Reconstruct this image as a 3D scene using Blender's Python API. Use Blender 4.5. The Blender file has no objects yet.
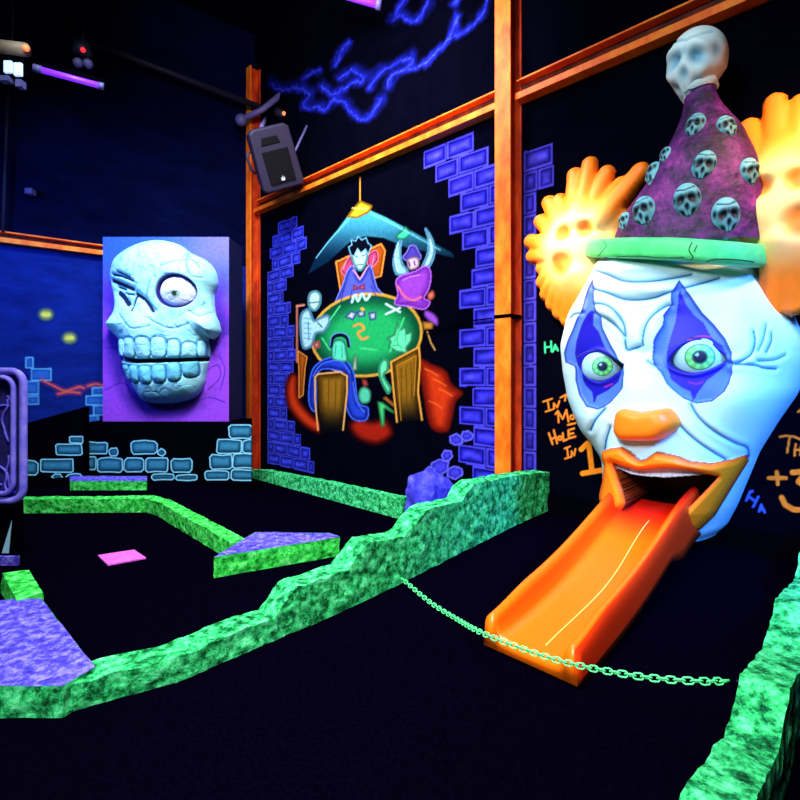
import bpy, bmesh, math, random
import numpy as np
from mathutils import Vector, Matrix, noise
from mathutils.bvhtree import BVHTree
random.seed(7); rng = np.random.default_rng(7)
S = bpy.context.scene; COL = S.collection
F, CU, CV, EYE = 510.0, 400.0, 374.0, 1.5           # survey numbers of the photograph

# ------------------------------------------------------------------ frames of reference
C0 = np.array([-2.61, 9.18]); T = np.array([.714, -.70]); N = np.array([-.70, -.714])   # mural wall: corner, along, into room
LA = np.array([-.782, -.623]); LN = np.array([.623, -.782])                            # left wall: along, into room
def W(t, p, z): return np.stack([C0[0]+T[0]*t+N[0]*p, C0[1]+T[1]*t+N[1]*p, z+0*t], -1)
def Wp(t, p, z): q = C0+T*t+N*p; return (float(q[0]), float(q[1]), float(z))
def tp(x, y): r = np.array([x, y])-C0; return float(r@T), float(r@N)
def px(P): P = np.asarray(P); return np.stack([CU+F*P[..., 0]/P[..., 1], CV-F*(P[..., 2]-EYE)/P[..., 1]], -1)
def ray(u, v): return np.array([(u-CU)/F, 1.0, (CV-v)/F])
def at_z(u, v, z): d = ray(u, v); k = (z-EYE)/d[2]; return (d[0]*k, k, z)
def at_y(u, v, y): d = ray(u, v); return (d[0]*y, y, EYE+d[2]*y)
def at_p(u, v, p):
    d = ray(u, v); k = (p+C0@N)/(d[:2]@N); t = (d[:2]*k-C0)@T; return float(t), EYE+d[2]*k   # (t, z)
def at_t(u, v, t):
    d = ray(u, v); k = (t+C0@T)/(d[:2]@T); p = (d[:2]*k-C0)@N; return float(p), EYE+d[2]*k   # (p, z)
def lin(c):
    c = np.asarray(c, float)/255.0
    return np.where(c <= .04045, c/12.92, ((c+.055)/1.055)**2.4)
def lin4(c): l = lin(c); return (float(l[0]), float(l[1]), float(l[2]), 1.0)
def sstep(a, b, x): k = np.clip((x-a)/(b-a), 0, 1); return k*k*(3-2*k)

T_HEDGE = 5.78; T_RIGHT = 7.9
def floor_z(x, y):
    t, p = tp(x, y)
    back = -.27*(1-sstep(0.1, 2.1, p))*(1-sstep(-3.5, -1.5, -t) if t < 0 else 1)
    lane = .13*(1-sstep(0., 3.0, p))
    return float(lane if t > T_HEDGE-.11 else back)

# ------------------------------------------------------------------ mesh helpers
def tag(o, label=None, cat=None, group=None, kind=None):
    if label: o['label'] = label
    if cat: o['category'] = cat
    if group: o['group'] = group
    if kind: o['kind'] = kind
    return o
def thing(name, label, cat, loc=(0, 0, 0), group=None):
    o = bpy.data.objects.new(name, None); COL.objects.link(o); o.location = loc
    o.empty_display_size = .1
    return tag(o, label, cat, group)
def mk(name, verts, faces, mat, parent=None, smooth=True, colors=None, label=None):
    """one mesh object; verts are world coordinates"""
    v = np.asarray(verts, float)
    off = np.zeros(3); r = parent
    while r is not None: off += np.array(r.location); r = r.parent
    if parent is None:
        off = np.array([v[:, 0].mean(), v[:, 1].mean(), v[:, 2].min()])
    me = bpy.data.meshes.new(name)
    me.from_pydata((v-off).tolist(), [], faces if isinstance(faces, list) else faces.tolist())
    if colors is not None:
        a = me.color_attributes.new('Col', 'FLOAT_COLOR', 'POINT')
        c = np.ones((len(v), 4), np.float32); c[:, :3] = colors; a.data.foreach_set('color', c.ravel())
    if smooth: me.polygons.foreach_set('use_smooth', [True]*len(me.polygons))
    me.materials.append(mat); me.update()
    o = bpy.data.objects.new(name, me); COL.objects.link(o)
    if parent is None: o.location = off
    else: o.parent = parent
    if label: o['label'] = label
    return o
class MB:
    """collects shapes, all in world coordinates"""
    def __init__(s): s.v = []; s.f = []
    def add(s, v, f):
        b = len(s.v); s.v += [tuple(map(float, q)) for q in v]; s.f += [[i+b for i in q] for q in f]; return s
    def hexa(s, q):      # 8 corners: bottom loop, top loop
        return s.add(q, [[3, 2, 1, 0], [4, 5, 6, 7], [0, 1, 5, 4], [1, 2, 6, 5], [2, 3, 7, 6], [3, 0, 4, 7]])
    def obox(s, o, ax, ay, az, a0, a1, b0, b1, c0, c1):
        o, ax, ay, az = map(np.array, (o, ax, ay, az))
        P = lambda a, b, c: o+ax*a+ay*b+az*c
        return s.hexa([P(a0, b0, c0), P(a1, b0, c0), P(a1, b1, c0), P(a0, b1, c0), P(a0, b0, c1), P(a1, b0, c1), P(a1, b1, c1), P(a0, b1, c1)])
    def wbox(s, t0, t1, p0, p1, z0, z1):
        return s.obox((C0[0], C0[1], 0), (T[0], T[1], 0), (N[0], N[1], 0), (0, 0, 1), t0, t1, p0, p1, z0, z1)
    def lbox(s, a0, a1, b0, b1, z0, z1):
        return s.obox((C0[0], C0[1], 0), (LA[0], LA[1], 0), (LN[0], LN[1], 0), (0, 0, 1), a0, a1, b0, b1, z0, z1)
    def box(s, x0, x1, y0, y1, z0, z1): return s.obox((0, 0, 0), (1, 0, 0), (0, 1, 0), (0, 0, 1), x0, x1, y0, y1, z0, z1)
    def tube(s, pts, r, n=10, cap=True, flat=None):
        pts = [Vector(p) for p in pts]; rs = r if isinstance(r, (list, tuple, np.ndarray)) else [r]*len(pts)
        tg = [(pts[min(i+1, len(pts)-1)]-pts[max(i-1, 0)]).normalized() for i in range(len(pts))]
        up = Vector((0, 0, 1)) if abs(tg[0].z) < .9 else Vector((1, 0, 0))
        x = tg[0].cross(up).normalized(); V = []; Fc = []
        for i, p in enumerate(pts):
            x = (x-tg[i]*x.dot(tg[i])).normalized(); y = tg[i].cross(x)
            for k in range(n):
                a = 2*math.pi*k/n; V.append(p+(x*math.cos(a)+y*math.sin(a)*(flat or 1))*rs[i])
        for i in range(len(pts)-1):
            for k in range(n): Fc.append([i*n+k, i*n+(k+1) % n, (i+1)*n+(k+1) % n, (i+1)*n+k])
        if cap: Fc += [list(range(n))[::-1], [(len(pts)-1)*n+k for k in range(n)]]
        return s.add(V, Fc)
    def ball(s, c, r, n=16, m=10, axes=None):
        V = []; Fc = []; A = np.eye(3) if axes is None else np.array(axes); r = np.ones(3)*r
        for i in range(m+1):
            for k in range(n):
                th = math.pi*i/m; ph = 2*math.pi*k/n
                d = np.array([math.sin(th)*math.cos(ph), math.sin(th)*math.sin(ph), math.cos(th)])*r
                V.append(np.array(c)+A.T@d)
        for i in range(m):
            for k in range(n): Fc.append([i*n+k, (i+1)*n+k, (i+1)*n+(k+1) % n, i*n+(k+1) % n])
        return s.add(V, Fc)
    def build(s, name, mat, parent=None, smooth=False, bevel=0, label=None):
        o = mk(name, s.v, s.f, mat, parent, smooth, label=label)
        bm = bmesh.new(); bm.from_mesh(o.data); bmesh.ops.recalc_face_normals(bm, faces=bm.faces); bm.to_mesh(o.data); bm.free()
        if smooth: o.data.polygons.foreach_set('use_smooth', [True]*len(o.data.polygons))
        if bevel:
            m = o.modifiers.new('bevel', 'BEVEL'); m.width = bevel; m.segments = 2; m.limit_method = 'ANGLE'
        return o
def crom(pts, n=8, closed=False):
    P = np.asarray(pts, float); out = []; m = len(P)
    for i in range(m if closed else m-1):
        if closed: a, b, c, d = P[(i-1) % m], P[i], P[(i+1) % m], P[(i+2) % m]
        else: a, b, c, d = P[max(i-1, 0)], P[i], P[i+1], P[min(i+2, m-1)]
        for k in range(n):
            u = k/n
            out.append(.5*((2*b)+(c-a)*u+(2*a-5*b+4*c-d)*u*u+(3*b-a-3*c+d)*u**3))
    if not closed: out.append(P[-1])
    return np.array(out)

# ------------------------------------------------------------------ materials
def mat(name, base=(128, 128, 128), rough=.6, metal=0, build=None, spec=.3):
    m = bpy.data.materials.new(name); m.use_nodes = True; nt = m.node_tree; b = nt.nodes['Principled BSDF']
    b.inputs['Base Color'].default_value = lin4(base); b.inputs['Roughness'].default_value = rough
    b.inputs['Metallic'].default_value = metal; b.inputs['Specular IOR Level'].default_value = spec
    if build: build(nt, b)
    return m
def noisy(stops, scale=12, detail=6, rough=.65, bump=.0, stretch=None, dist=0.0, bscale=None):
    def f(nt, b):
        n = nt.nodes; l = nt.links
        tc = n.new('ShaderNodeTexCoord'); mp = n.new('ShaderNodeMapping'); l.new(tc.outputs['Object'], mp.inputs[0])
        if stretch: mp.inputs['Scale'].default_value = stretch
        nz = n.new('ShaderNodeTexNoise'); nz.inputs['Scale'].default_value = scale; nz.inputs['Detail'].default_value = detail
        nz.inputs['Roughness'].default_value = rough; nz.inputs['Distortion'].default_value = dist
        l.new(mp.outputs[0], nz.inputs['Vector'])
        cr = n.new('ShaderNodeValToRGB'); e = cr.color_ramp.elements
        while len(e) < len(stops): e.new(.5)
        for i, (p, c) in enumerate(stops): e[i].position = p; e[i].color = lin4(c)
        l.new(nz.outputs['Fac'], cr.inputs[0]); l.new(cr.outputs[0], b.inputs['Base Color'])
        if bump:
            bp = n.new('ShaderNodeBump'); bp.inputs['Strength'].default_value = bump; bp.inputs['Distance'].default_value = .03
            src = nz
            if bscale:
                src = n.new('ShaderNodeTexNoise'); src.inputs['Scale'].default_value = bscale; l.new(mp.outputs[0], src.inputs['Vector'])
            l.new(src.outputs['Fac'], bp.inputs['Height']); l.new(bp.outputs[0], b.inputs['Normal'])
    return f
def attr(amount=.0, bump=.0, scale=30):
    def f(nt, b):
        n = nt.nodes; l = nt.links
        a = n.new('ShaderNodeVertexColor'); a.layer_name = 'Col'
        tc = n.new('ShaderNodeTexCoord'); nz = n.new('ShaderNodeTexNoise'); nz.inputs['Scale'].default_value = scale
        nz.inputs['Detail'].default_value = 5; l.new(tc.outputs['Object'], nz.inputs['Vector'])
        mx = n.new('ShaderNodeMix'); mx.data_type = 'RGBA'; mx.blend_type = 'MULTIPLY'; mx.inputs['Factor'].default_value = 1
        mr = n.new('ShaderNodeMapRange'); mr.inputs['From Min'].default_value = .3; mr.inputs['From Max'].default_value = .7
        mr.inputs['To Min'].default_value = 1-amount; mr.inputs['To Max'].default_value = 1
        l.new(nz.outputs['Fac'], mr.inputs['Value']); l.new(a.outputs['Color'], mx.inputs['A']); l.new(mr.outputs[0], mx.inputs['B'])
        l.new(mx.outputs['Result'], b.inputs['Base Color'])
        if bump:
            bp = n.new('ShaderNodeBump'); bp.inputs['Strength'].default_value = bump; bp.inputs['Distance'].default_value = .02
            l.new(nz.outputs['Fac'], bp.inputs['Height']); l.new(bp.outputs[0], b.inputs['Normal'])
    return f
def emit(name, color, strength):
    m = bpy.data.materials.new(name); m.use_nodes = True; nt = m.node_tree
    b = nt.nodes['Principled BSDF']; b.inputs['Base Color'].default_value = lin4(color)
    b.inputs['Emission Color'].default_value = lin4(color); b.inputs['Emission Strength'].default_value = strength
    return m
M = {}
M['paint'] = mat('airbrushed_paint', rough=1, build=attr(.25, .0, 25), spec=0)
M['relief'] = mat('painted_fibreglass', rough=.5, build=attr(.04, .06, 40), spec=.25)
M['groove_shade_steel'] = mat('groove_shaded_orange_steel', rough=.7, build=noisy([(.3, (34, 6, 2)), (.5, (80, 18, 4)), (.75, (130, 38, 8))], 5, 6, stretch=(1, 1, .5)))  # darkened orange, the groove's shade put into the beam web colour
M['carpet'] = mat('black_carpet', rough=1, spec=.0, build=noisy([(.3, (1, 0, 6)), (.7, (4, 2, 13))], 60, 4))
M['wall_black'] = mat('black_wall_paint', rough=1, spec=0, build=noisy([(.3, (2, 2, 11)), (.7, (4, 4, 16))], 3, 5))
M['wall_blue'] = mat('midnight_blue_wall_paint', rough=1, spec=0, build=noisy([(.3, (11, 24, 92)), (.7, (17, 38, 126))], 2.2, 6, stretch=(1, 1, 2.5)))
M['wall_navy'] = mat('dark_navy_wall_paint', rough=1, spec=0, build=noisy([(.3, (3, 5, 28)), (.7, (6, 12, 52))], 1.6, 6, stretch=(1, 1, 2.5)))
M['black'] = mat('matt_black', (2, 2, 7), 1, spec=0)
M['orange_steel'] = mat('orange_painted_steel', rough=.5, build=noisy([(.3, (226, 66, 6)), (.5, (255, 112, 14)), (.75, (255, 160, 44))], 5, 6, stretch=(1, 1, .5)))
M['shaded_steel'] = mat('shaded_orange_painted_steel', rough=.6, build=noisy([(.3, (120, 22, 4)), (.5, (196, 48, 6)), (.75, (236, 88, 16))], 6, 6, stretch=(1, 1, .4)))  # darker copy of the orange steel, shade of the column recess painted in
GREEN = [(.33, (2, 36, 18)), (.43, (14, 112, 56)), (.52, (52, 208, 116)), (.63, (120, 252, 178))]
AQUA = [(.34, (2, 40, 24)), (.43, (14, 120, 66)), (.52, (60, 226, 130)), (.64, (130, 255, 200))]
LIME = [(.32, (4, 66, 18)), (.42, (22, 150, 44)), (.52, (60, 226, 84)), (.64, (130, 255, 150))]
M['rock_green'] = mat('green_foam_rock', rough=.85, spec=.1, build=noisy(GREEN, 17, 9, .76, .9))
M['rock_aqua'] = mat('aqua_green_foam_rock', rough=.85, spec=.1, build=noisy(AQUA, 15, 9, .76, .9))
M['rock_lime'] = mat('bright_green_foam_rock', rough=.85, spec=.1, build=noisy(LIME, 18, 9, .76, .9))
M['rock_purple'] = mat('violet_foam_rock', rough=.85, spec=.1, build=noisy([(.32, (34, 26, 128)), (.48, (74, 64, 196)), (.62, (140, 128, 245))], 22, 9, .72, .6))
M['boulder'] = mat('blue_violet_boulder', rough=.85, spec=.1, build=noisy([(.32, (30, 26, 130)), (.5, (66, 62, 205)), (.68, (112, 108, 245))], 6, 9, .7, .7, stretch=(1, 1, .6)))
M['hair'] = mat('orange_hair_paint', rough=.5, build=attr(.06, .1, 14))
M['orange'] = mat('glossy_orange_plastic', (255, 118, 8), .32, spec=.4)
M['slide'] = mat('orange_slide_plastic', rough=.3, spec=.35, build=attr(.05, .0, 6))
M['glint'] = mat('pale_orange_glint', (255, 196, 110), .3)  # colour of the modelled highlight on the chute
M['hat'] = mat('purple_hat_paint', rough=.6, build=noisy([(.34, (10, 5, 22)), (.46, (44, 14, 64)), (.56, (88, 24, 106)), (.70, (150, 50, 146))], 3.6, 9, .74, .5, bscale=22))
M['brim'] = mat('green_hat_brim', rough=.5, build=noisy([(.3, (60, 205, 110)), (.7, (96, 232, 140))], 6, 5))
M['brim_line'] = mat('dark_green_line', (16, 86, 50), .7)
M['chain'] = mat('green_plastic_chain', (88, 226, 140), .4)
M['hook'] = mat('dull_steel', (60, 66, 90), .4, .7)
M['pink'] = mat('pink_mat', rough=.9, build=noisy([(.3, (205, 70, 205)), (.7, (240, 110, 232))], 30, 4))
M['speaker'] = mat('charcoal_speaker_plastic', (34, 28, 52), .55)
M['speaker_dark'] = mat('black_speaker_grille', (9, 9, 13), .8, spec=.1)
M['pipe'] = mat('dark_grey_pipe', (24, 22, 44), .6, 0)
M['pipe_light'] = mat('grey_violet_pipe', (84, 76, 130), .5, 0)
M['beige'] = mat('dull_beige_metal', (150, 126, 104), .5)
M['white'] = mat('pale_badge', (200, 205, 220), .5)
M['cage'] = mat('violet_plastic_frame', rough=.5, build=noisy([(.3, (92, 84, 226)), (.7, (156, 142, 255))], 9, 6))
M['web'] = mat('blue_violet_web', rough=.6, build=noisy([(.3, (70, 60, 205)), (.7, (130, 116, 250))], 14, 6))
M['web_back'] = mat('dark_violet_panel', rough=.8, build=noisy([(.35, (14, 12, 66)), (.7, (46, 38, 140))], 8, 6))
M['tube'] = emit('violet_blacklight_glow', (112, 36, 255), 1.25)
M['lens'] = emit('cold_white_lens_glow', (180, 205, 255), 1.1)
M['led'] = emit('red_led_glow', (255, 40, 50), 1.2)
M['led_warm'] = emit('warm_indicator_glow', (255, 130, 80), 1.0)

# ------------------------------------------------------------------ paint engine (distances measured on the surveyed outlines)
def sdf_poly(P, poly):
    poly = np.asarray(poly, float); d2 = np.full(len(P), 1e18); ins = np.zeros(len(P), bool)
    for i in range(len(poly)):
        a = poly[i]; b = poly[(i+1) % len(poly)]; e = b-a; w = P-a
        k = np.clip((w@e)/max(e@e, 1e-9), 0, 1); q = w-k[:, None]*e; d2 = np.minimum(d2, (q*q).sum(1))
        c = (a[1] > P[:, 1]) != (b[1] > P[:, 1])
        with np.errstate(divide='ignore', invalid='ignore'):
            ins ^= c & (P[:, 0] < (b[0]-a[0])*(P[:, 1]-a[1])/(b[1]-a[1]+1e-12)+a[0])
    return np.where(ins, -1, 1)*np.sqrt(d2)
def dist_line(P, pts):
    pts = np.asarray(pts, float); d2 = np.full(len(P), 1e18)
    for a, b in zip(pts[:-1], pts[1:]):
        e = b-a; w = P-a; k = np.clip((w@e)/max(e@e, 1e-9), 0, 1); q = w-k[:, None]*e; d2 = np.minimum(d2, (q*q).sum(1))
    return np.sqrt(d2)
class Canvas:
    def __init__(s, P, base): s.P = P; s.c = np.tile(np.asarray(base, float), (len(P), 1)); s.lab = np.zeros(len(P), int); s.names = ['']
    def idx(s, name):
        if name not in s.names: s.names.append(name)
        return s.names.index(name)
    def sel(s, pts, m):
        pts = np.asarray(pts, float); lo = pts.min(0)-m; hi = pts.max(0)+m
        return np.nonzero(((s.P > lo) & (s.P < hi)).all(1))[0]
    def poly(s, part, pts, fill, smooth=0, outline=None, ow=1.0, blur=.5, edge=None, ew=6, thr=.35, vg=None):
        if smooth: pts = crom(pts, smooth, True)
        I = s.sel(pts, 4+2*blur+ow)
        if not len(I): return None, None
        d = sdf_poly(s.P[I], pts); a = sstep(blur, -blur, d)[:, None]
        col = np.tile(np.asarray(fill, float), (len(I), 1))
        if edge is not None: col = col+(np.asarray(edge, float)-col)*(1-sstep(0, ew, -d))[:, None]
        if vg is not None: k = sstep(vg[0], vg[1], s.P[I, 1])[:, None]; col = col*(1-k)+np.asarray(vg[2], float)*k
        s.c[I] = s.c[I]*(1-a)+col*a; m = a[:, 0] > thr
        if outline is not None:
            b = sstep(ow, ow*.4, np.abs(d))[:, None]; s.c[I] = s.c[I]*(1-b)+np.asarray(outline, float)*b; m |= b[:, 0] > thr
        if part: s.lab[I[m]] = s.idx(part)
        return I, d
    def stroke(s, part, pts, w, col, smooth=0, glow=0, gcol=None, thr=.35):
        if smooth: pts = crom(pts, smooth)
        I = s.sel(pts, w+3*glow+2)
        if not len(I): return
        d = dist_line(s.P[I], pts); m = np.zeros(len(I), bool)
        if glow:
            g = np.exp(-(d/glow)**2)[:, None]; s.c[I] = s.c[I]*(1-g)+np.maximum(s.c[I], np.asarray(gcol, float))*g; m |= g[:, 0] > .06
        a = sstep(w*.5+.5, w*.5-.5, d)[:, None]; s.c[I] = s.c[I]*(1-a)+np.asarray(col, float)*a; m |= a[:, 0] > thr
        if part: s.lab[I[m]] = s.idx(part)
    def dot(s, part, c, r, col, blur=.6, ry=None):
        a = np.linspace(0, 2*math.pi, 25)[:-1]
        s.poly(part, np.stack([c[0]+r*np.cos(a), c[1]+(ry or r)*np.sin(a)], 1), col, blur=blur)
def grid_faces(nr, nc):
    i = np.arange(nr*nc).reshape(nr, nc)
    return np.stack([i[:-1, :-1], i[:-1, 1:], i[1:, 1:], i[1:, :-1]], -1).reshape(-1, 4)
def emit_parts(cv, V, faces, parent, mt, labels=None, skip0=True, smooth=False, deep=None):
    fl = cv.lab[faces].max(1); out = {}
    if deep: fl = np.where((cv.lab[faces] == cv.idx(deep[0])).any(1), cv.idx(deep[0]), fl)
    for k in range(1 if skip0 else 0, len(cv.names)):
        f = faces[fl == k]
        if not len(f): continue
        u, inv = np.unique(f, return_inverse=True)
        nm = cv.names[k] or 'body'
        base = nm.split('#')[0]
        out[nm] = mk(base, V[u], inv.reshape(-1, 4), mt, parent, smooth, lin(np.clip(cv.c[u], 0, 255)) if not deep or nm != deep[0] else lin(np.tile(np.array(deep[1], float), (len(u), 1))))
        if labels and nm in labels: out[nm]['label'] = labels[nm]
    return out

# ================================================================== CAMERA
cam = bpy.data.cameras.new('camera'); co = bpy.data.objects.new('camera', cam); COL.objects.link(co)
co.location = (0, 0, EYE); co.rotation_euler = (math.pi/2, 0, 0)
cam.sensor_width = 36; cam.lens = F/800*36; cam.shift_y = -(400-CV)/800; cam.clip_start = .05
S.camera = co
vs = S.view_settings; vs.view_transform = 'Standard'; vs.look = 'None'; vs.gamma = 1; vs.use_curve_mapping = False; vs.exposure = 0

# ================================================================== SETTING
ROOF = 7.6
def struct(o): o['kind'] = 'structure'; return o
ts = sorted(set(list(np.linspace(-5.2, T_HEDGE-.12, 40))+[T_HEDGE-.1]+list(np.linspace(T_HEDGE-.08, 11, 14)))); ps = np.linspace(0, 9.6, 50)
FV = []
for t in ts:
    for p in ps:
        q = Wp(t, p, 0); FV.append((q[0], q[1], floor_z(q[0], q[1])))
o = mk('floor', FV, grid_faces(len(ts), len(ps))[:, ::-1], M['carpet']); struct(o)
struct(MB().wbox(-.2, 11, -.2, 0, -.3, ROOF).build('wall_right', M['wall_black']))
ZB = 3.35
struct(MB().lbox(-.1, 8.2, -.2, 0, -.35, ZB+.06).build('wall_left', M['wall_blue']))
struct(MB().lbox(-.1, 8.2, -.2, 0, ZB+.06, ROOF).build('wall_left_upper', M['wall_navy']))
struct(MB().wbox(-5.5, 11, -.2, 9.6, ROOF, ROOF+.1).build('ceiling', M['wall_black']))
struct(MB().wbox(5.62, 11, 0.0, .06, .1, .3).build('baseboard_right', M['black']))

# steel frame ---------------------------------------------------------------
def column(t, label, w, dep, top, strap=None):
    b = Wp(t, dep/2, floor_z(*Wp(t, .1, 0)[:2])); c = thing('steel_column', label, 'column', b)
    z0 = b[2]
    MB().wbox(t-w/2, t+w/2, dep-.02, dep, z0, top).build('front_flange', M['orange_steel'], c, bevel=.004)
    MB().wbox(t-w/2, t+w/2, .002, .022, z0, top).build('back_flange', M['shaded_steel'], c, bevel=.004)
    MB().wbox(t-.012, t+.012, .022, dep-.02, z0, top).build('web', M['shaded_steel'], c)
    MB().wbox(t-w/2-.03, t+w/2+.03, .002, dep+.04, z0, z0+.015).build('base_plate', M['shaded_steel'], c)
    if strap:
        MB().wbox(t-w/2-.006, t+w/2+.006, .024, dep+.006, strap, strap+.035).build('strap', M['black'], c)
column(5.36, 'tall orange steel column between the painted card game and the clown head', .19, .23, ROOF, 2.08)
column(.12, 'thin orange steel column in the far corner behind the black loudspeaker', .16, .2, 6.9)
def beam(name_label, kind, a0, a1, z, dep, h):
    f = getattr(MB(), kind); 
    q = MB(); getattr(q, kind)(a0, a1, dep/2-.01, dep/2+.01, z-h/2, z+h/2)
    mid = np.array(q.v).mean(0); c = thing('steel_beam', name_label, 'beam', tuple(mid))
    r = MB(); getattr(r, kind)(a0, a1, .003, .018, z-h/2, z+h/2); r.build('web', M['groove_shade_steel'], c)
    r = MB(); getattr(r, kind)(a0, a1, .018, dep, z-h/2, z-h/2+.07); r.build('lower_flange', M['orange_steel'], c, bevel=.006)
    r = MB(); getattr(r, kind)(a0, a1, .018, dep*.8, z+h/2-.02, z+h/2); r.build('upper_flange', M['orange_steel'], c, bevel=.004)
beam('long orange steel beam above the painted card game, between the two columns', 'wbox', .21, 5.26, 4.43, .15, .22)
beam('orange steel beam running above the clown head to the right of the column', 'wbox', 5.46, 10.5, 4.43, .15, .22)
beam('orange steel beam on the blue wall left of the skull board', 'lbox', 2.3, 8.0, ZB, .12, .16)

# ================================================================== MURALS ON THE RIGHT WALL
def wall_canvas(t0, t1, z0, z1, cell, base, off=.004, left=False):
    a = np.arange(t0, t1, cell); z = np.arange(z0, z1, cell); A, Z = np.meshgrid(a, z)
    if left: V = np.stack([C0[0]+LA[0]*A+LN[0]*off, C0[1]+LA[1]*A+LN[1]*off, Z], -1).reshape(-1, 3)
    else: V = W(A, off, Z).reshape(-1, 3)
    return Canvas(px(V), base), V, grid_faces(len(z), len(a)), A.ravel(), Z.ravel()
WALLC = (3, 3, 13)
cv, V, fc, tA, zA = wall_canvas(.22, 5.26, -.26, 4.31, .0135, WALLC)
# bricks measured on the wall itself
def brick(cvx, part, t0, t1, z0, z1, A, Z, cols, sk=0.0):
    line, dark, lo, hi = [np.array(c, float) for c in cols]
    zz = Z-sk*(A-(t0+t1)/2)
    d = np.maximum(np.maximum(t0-A, A-t1), np.maximum(z0-zz, zz-z1)); I = np.nonzero(d < .004)[0]
    if not len(I): return
    dd = -d[I]; k = sstep(.03, .10, dd)[:, None]
    n = np.array([noise.noise(Vector((A[i]*9, Z[i]*14, t0*3))) for i in I])[:, None]*.35
    col = lo*(1-k)+hi*np.clip(k, 0, 1); col = col*(1+n)
    l = sstep(.022, .012, dd)[:, None]; col = col*(1-l)+line*l
    m = (sstep(.014, .024, dd)*sstep(.042, .03, dd))[:, None]; col = col*(1-m)+dark*m
    cvx.c[I] = col; cvx.lab[I] = cvx.idx(part)
BL = [(76, 70, 238), (12, 10, 96), (32, 26, 176), (70, 64, 244)]
PUR = [(76, 66, 210), (24, 18, 110), (44, 36, 160), (80, 70, 214)]
R1 = [[424, 447.5, 475], [436, 459.5, 489.5], [449, 475, 501], [461, 490, 510], [450, 475.5, 502], [463, 489.5, 510], [476, 503], [472, 500], [460, 487, 508], [474, 503],
      [460, 487, 508], [474, 503], [460, 487, 508], [473, 502], [460, 486, 506], [474, 503], [459, 487, 506], [473, 500]]
for i, us in enumerate(R1):
    z = 4.153-.2235*i; g = [min(at_p(u, CV-(z-1.5)*F/6, 0)[0], 5.25) for u in us]
    for a, b in zip(g[:-1], g[1:]):
        if b-a > .05: brick(cv, 'brick_pillar', a, b-.02, z-.105, z+.098, tA, zA, BL, random.uniform(-.03, .03))
for (u, v, r) in [(456, 440, 7), (467, 436, 6), (440, 467, 9), (455, 472, 8), (447, 456, 6), (430, 472, 6)]:
    a = np.linspace(0, 2*math.pi, 7)[:-1]+random.random()
    cv.poly('fallen_brick#%d' % (u*v), [(u+r*1.05*math.cos(k)*random.uniform(.8, 1.1), v+r*math.sin(k)*random.uniform(.7, 1)) for k in a], (70, 66, 230), outline=(104, 100, 255), ow=1.2, edge=(30, 26, 150), ew=4)
RV = [220, 232, 245, 257, 270, 282, 293, 306, 318, 330, 342, 353, 364, 375, 386, 397, 408, 419, 429, 439, 450, 459, 470]
RU = [295, 302, 309, 303, 296, 289, 282, 292, 288, 295, 297, 296, 297, 290, 292, 294, 287, 288, 299, 302, 311, 315, 316]
RL = [281, 275, 269, 274, 268, 268, 268, 268, 268, 268, 268, 268, 268, 268, 268, 268, 268, 268, 268, 268, 268, 268, 268]
for i in range(21):
    z = 3.97-.196*i
    v = CV-(z-1.5)*F/8.45; u0 = np.interp(v, RV, RL); u1 = np.interp(v, RV, RU)
    t0 = at_p(u0, v, 0)[0]; t1 = at_p(u1, v, 0)[0]; L = .40; x = t0-(L*.5 if i % 2 else 0)
    while x < t1-.08:
        a = max(x, t0); b = min(x+L, t1)
        if b-a > .08: brick(cv, 'brick_pillar#left', a, b-.02, z-.092, z+.086, tA, zA, [(66, 70, 226), (14, 14, 96), (34, 38, 176), (66, 76, 232)], random.uniform(-.03, .03))
        x += L
# the painting of a card game
def P(part, pts, fill, smooth=0, **kw):
    kw.setdefault('edge', tuple(c*.42 for c in fill)); kw.setdefault('ew', 3.2)
    return cv.poly(part, pts, fill, smooth, **kw)
RED, REDE = (214, 54, 20), (74, 8, 8)
P('painted_red_cloth', [(285, 388), (290, 374), (298, 376), (300, 398), (312, 414), (324, 424), (320, 434), (303, 426), (288, 408)], RED, 5, blur=2.5, edge=REDE, ew=7)
P('painted_red_cloth#2', [(419, 361), (432, 364), (446, 371), (452, 384), (463, 393), (456, 402), (452, 420), (447, 432), (431, 428), (424, 400)], RED, 5, blur=2, edge=(110, 16, 10), ew=12)
P('painted_red_cloth#3', [(348, 426), (358, 416), (372, 420), (386, 418), (394, 434), (378, 445), (358, 440)], (170, 30, 16), 5, blur=4, edge=(60, 8, 8), ew=8)
cv.stroke('painted_lamp', [(360, 178), (360, 203)], 1.5, (230, 150, 40))
P('painted_lamp', [(347, 217), (358, 207), (369, 210), (385, 217), (402, 226), (424, 238), (452, 253), (455, 258), (434, 253), (408, 248), (396, 243), (384, 238), (366, 236), (352, 240), (340, 251), (328, 262), (308, 274), (314, 261), (326, 243), (338, 229)], (64, 160, 186), 0, blur=.8, vg=(214, 262, (6, 34, 60)), edge=(80, 190, 210), ew=5)
P('painted_lamp', [(360, 201), (372, 206), (369, 212), (357, 218), (347, 217), (353, 209)], (236, 206, 40), 0, outline=(140, 90, 20), ow=.8)
OR, ORL = (176, 74, 18), (244, 140, 50)
P('painted_throne', [(336, 262), (341, 260), (349, 256), (353, 270), (350, 286), (341, 294)], OR, 0, outline=ORL, ow=1.3)
P('painted_throne#2', [(368, 250), (381, 244), (385, 251), (381, 276), (373, 278)], OR, 0, outline=ORL, ow=1.3)
P('caped_figure', [(341, 271), (346, 262), (351, 256), (354, 270), (347, 276)], (206, 62, 112), 3, outline=(240, 120, 140), ow=.7)
P('caped_figure', [(367, 257), (376, 250), (378, 260), (370, 268)], (206, 62, 112), 3, outline=(240, 120, 140), ow=.7)
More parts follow.
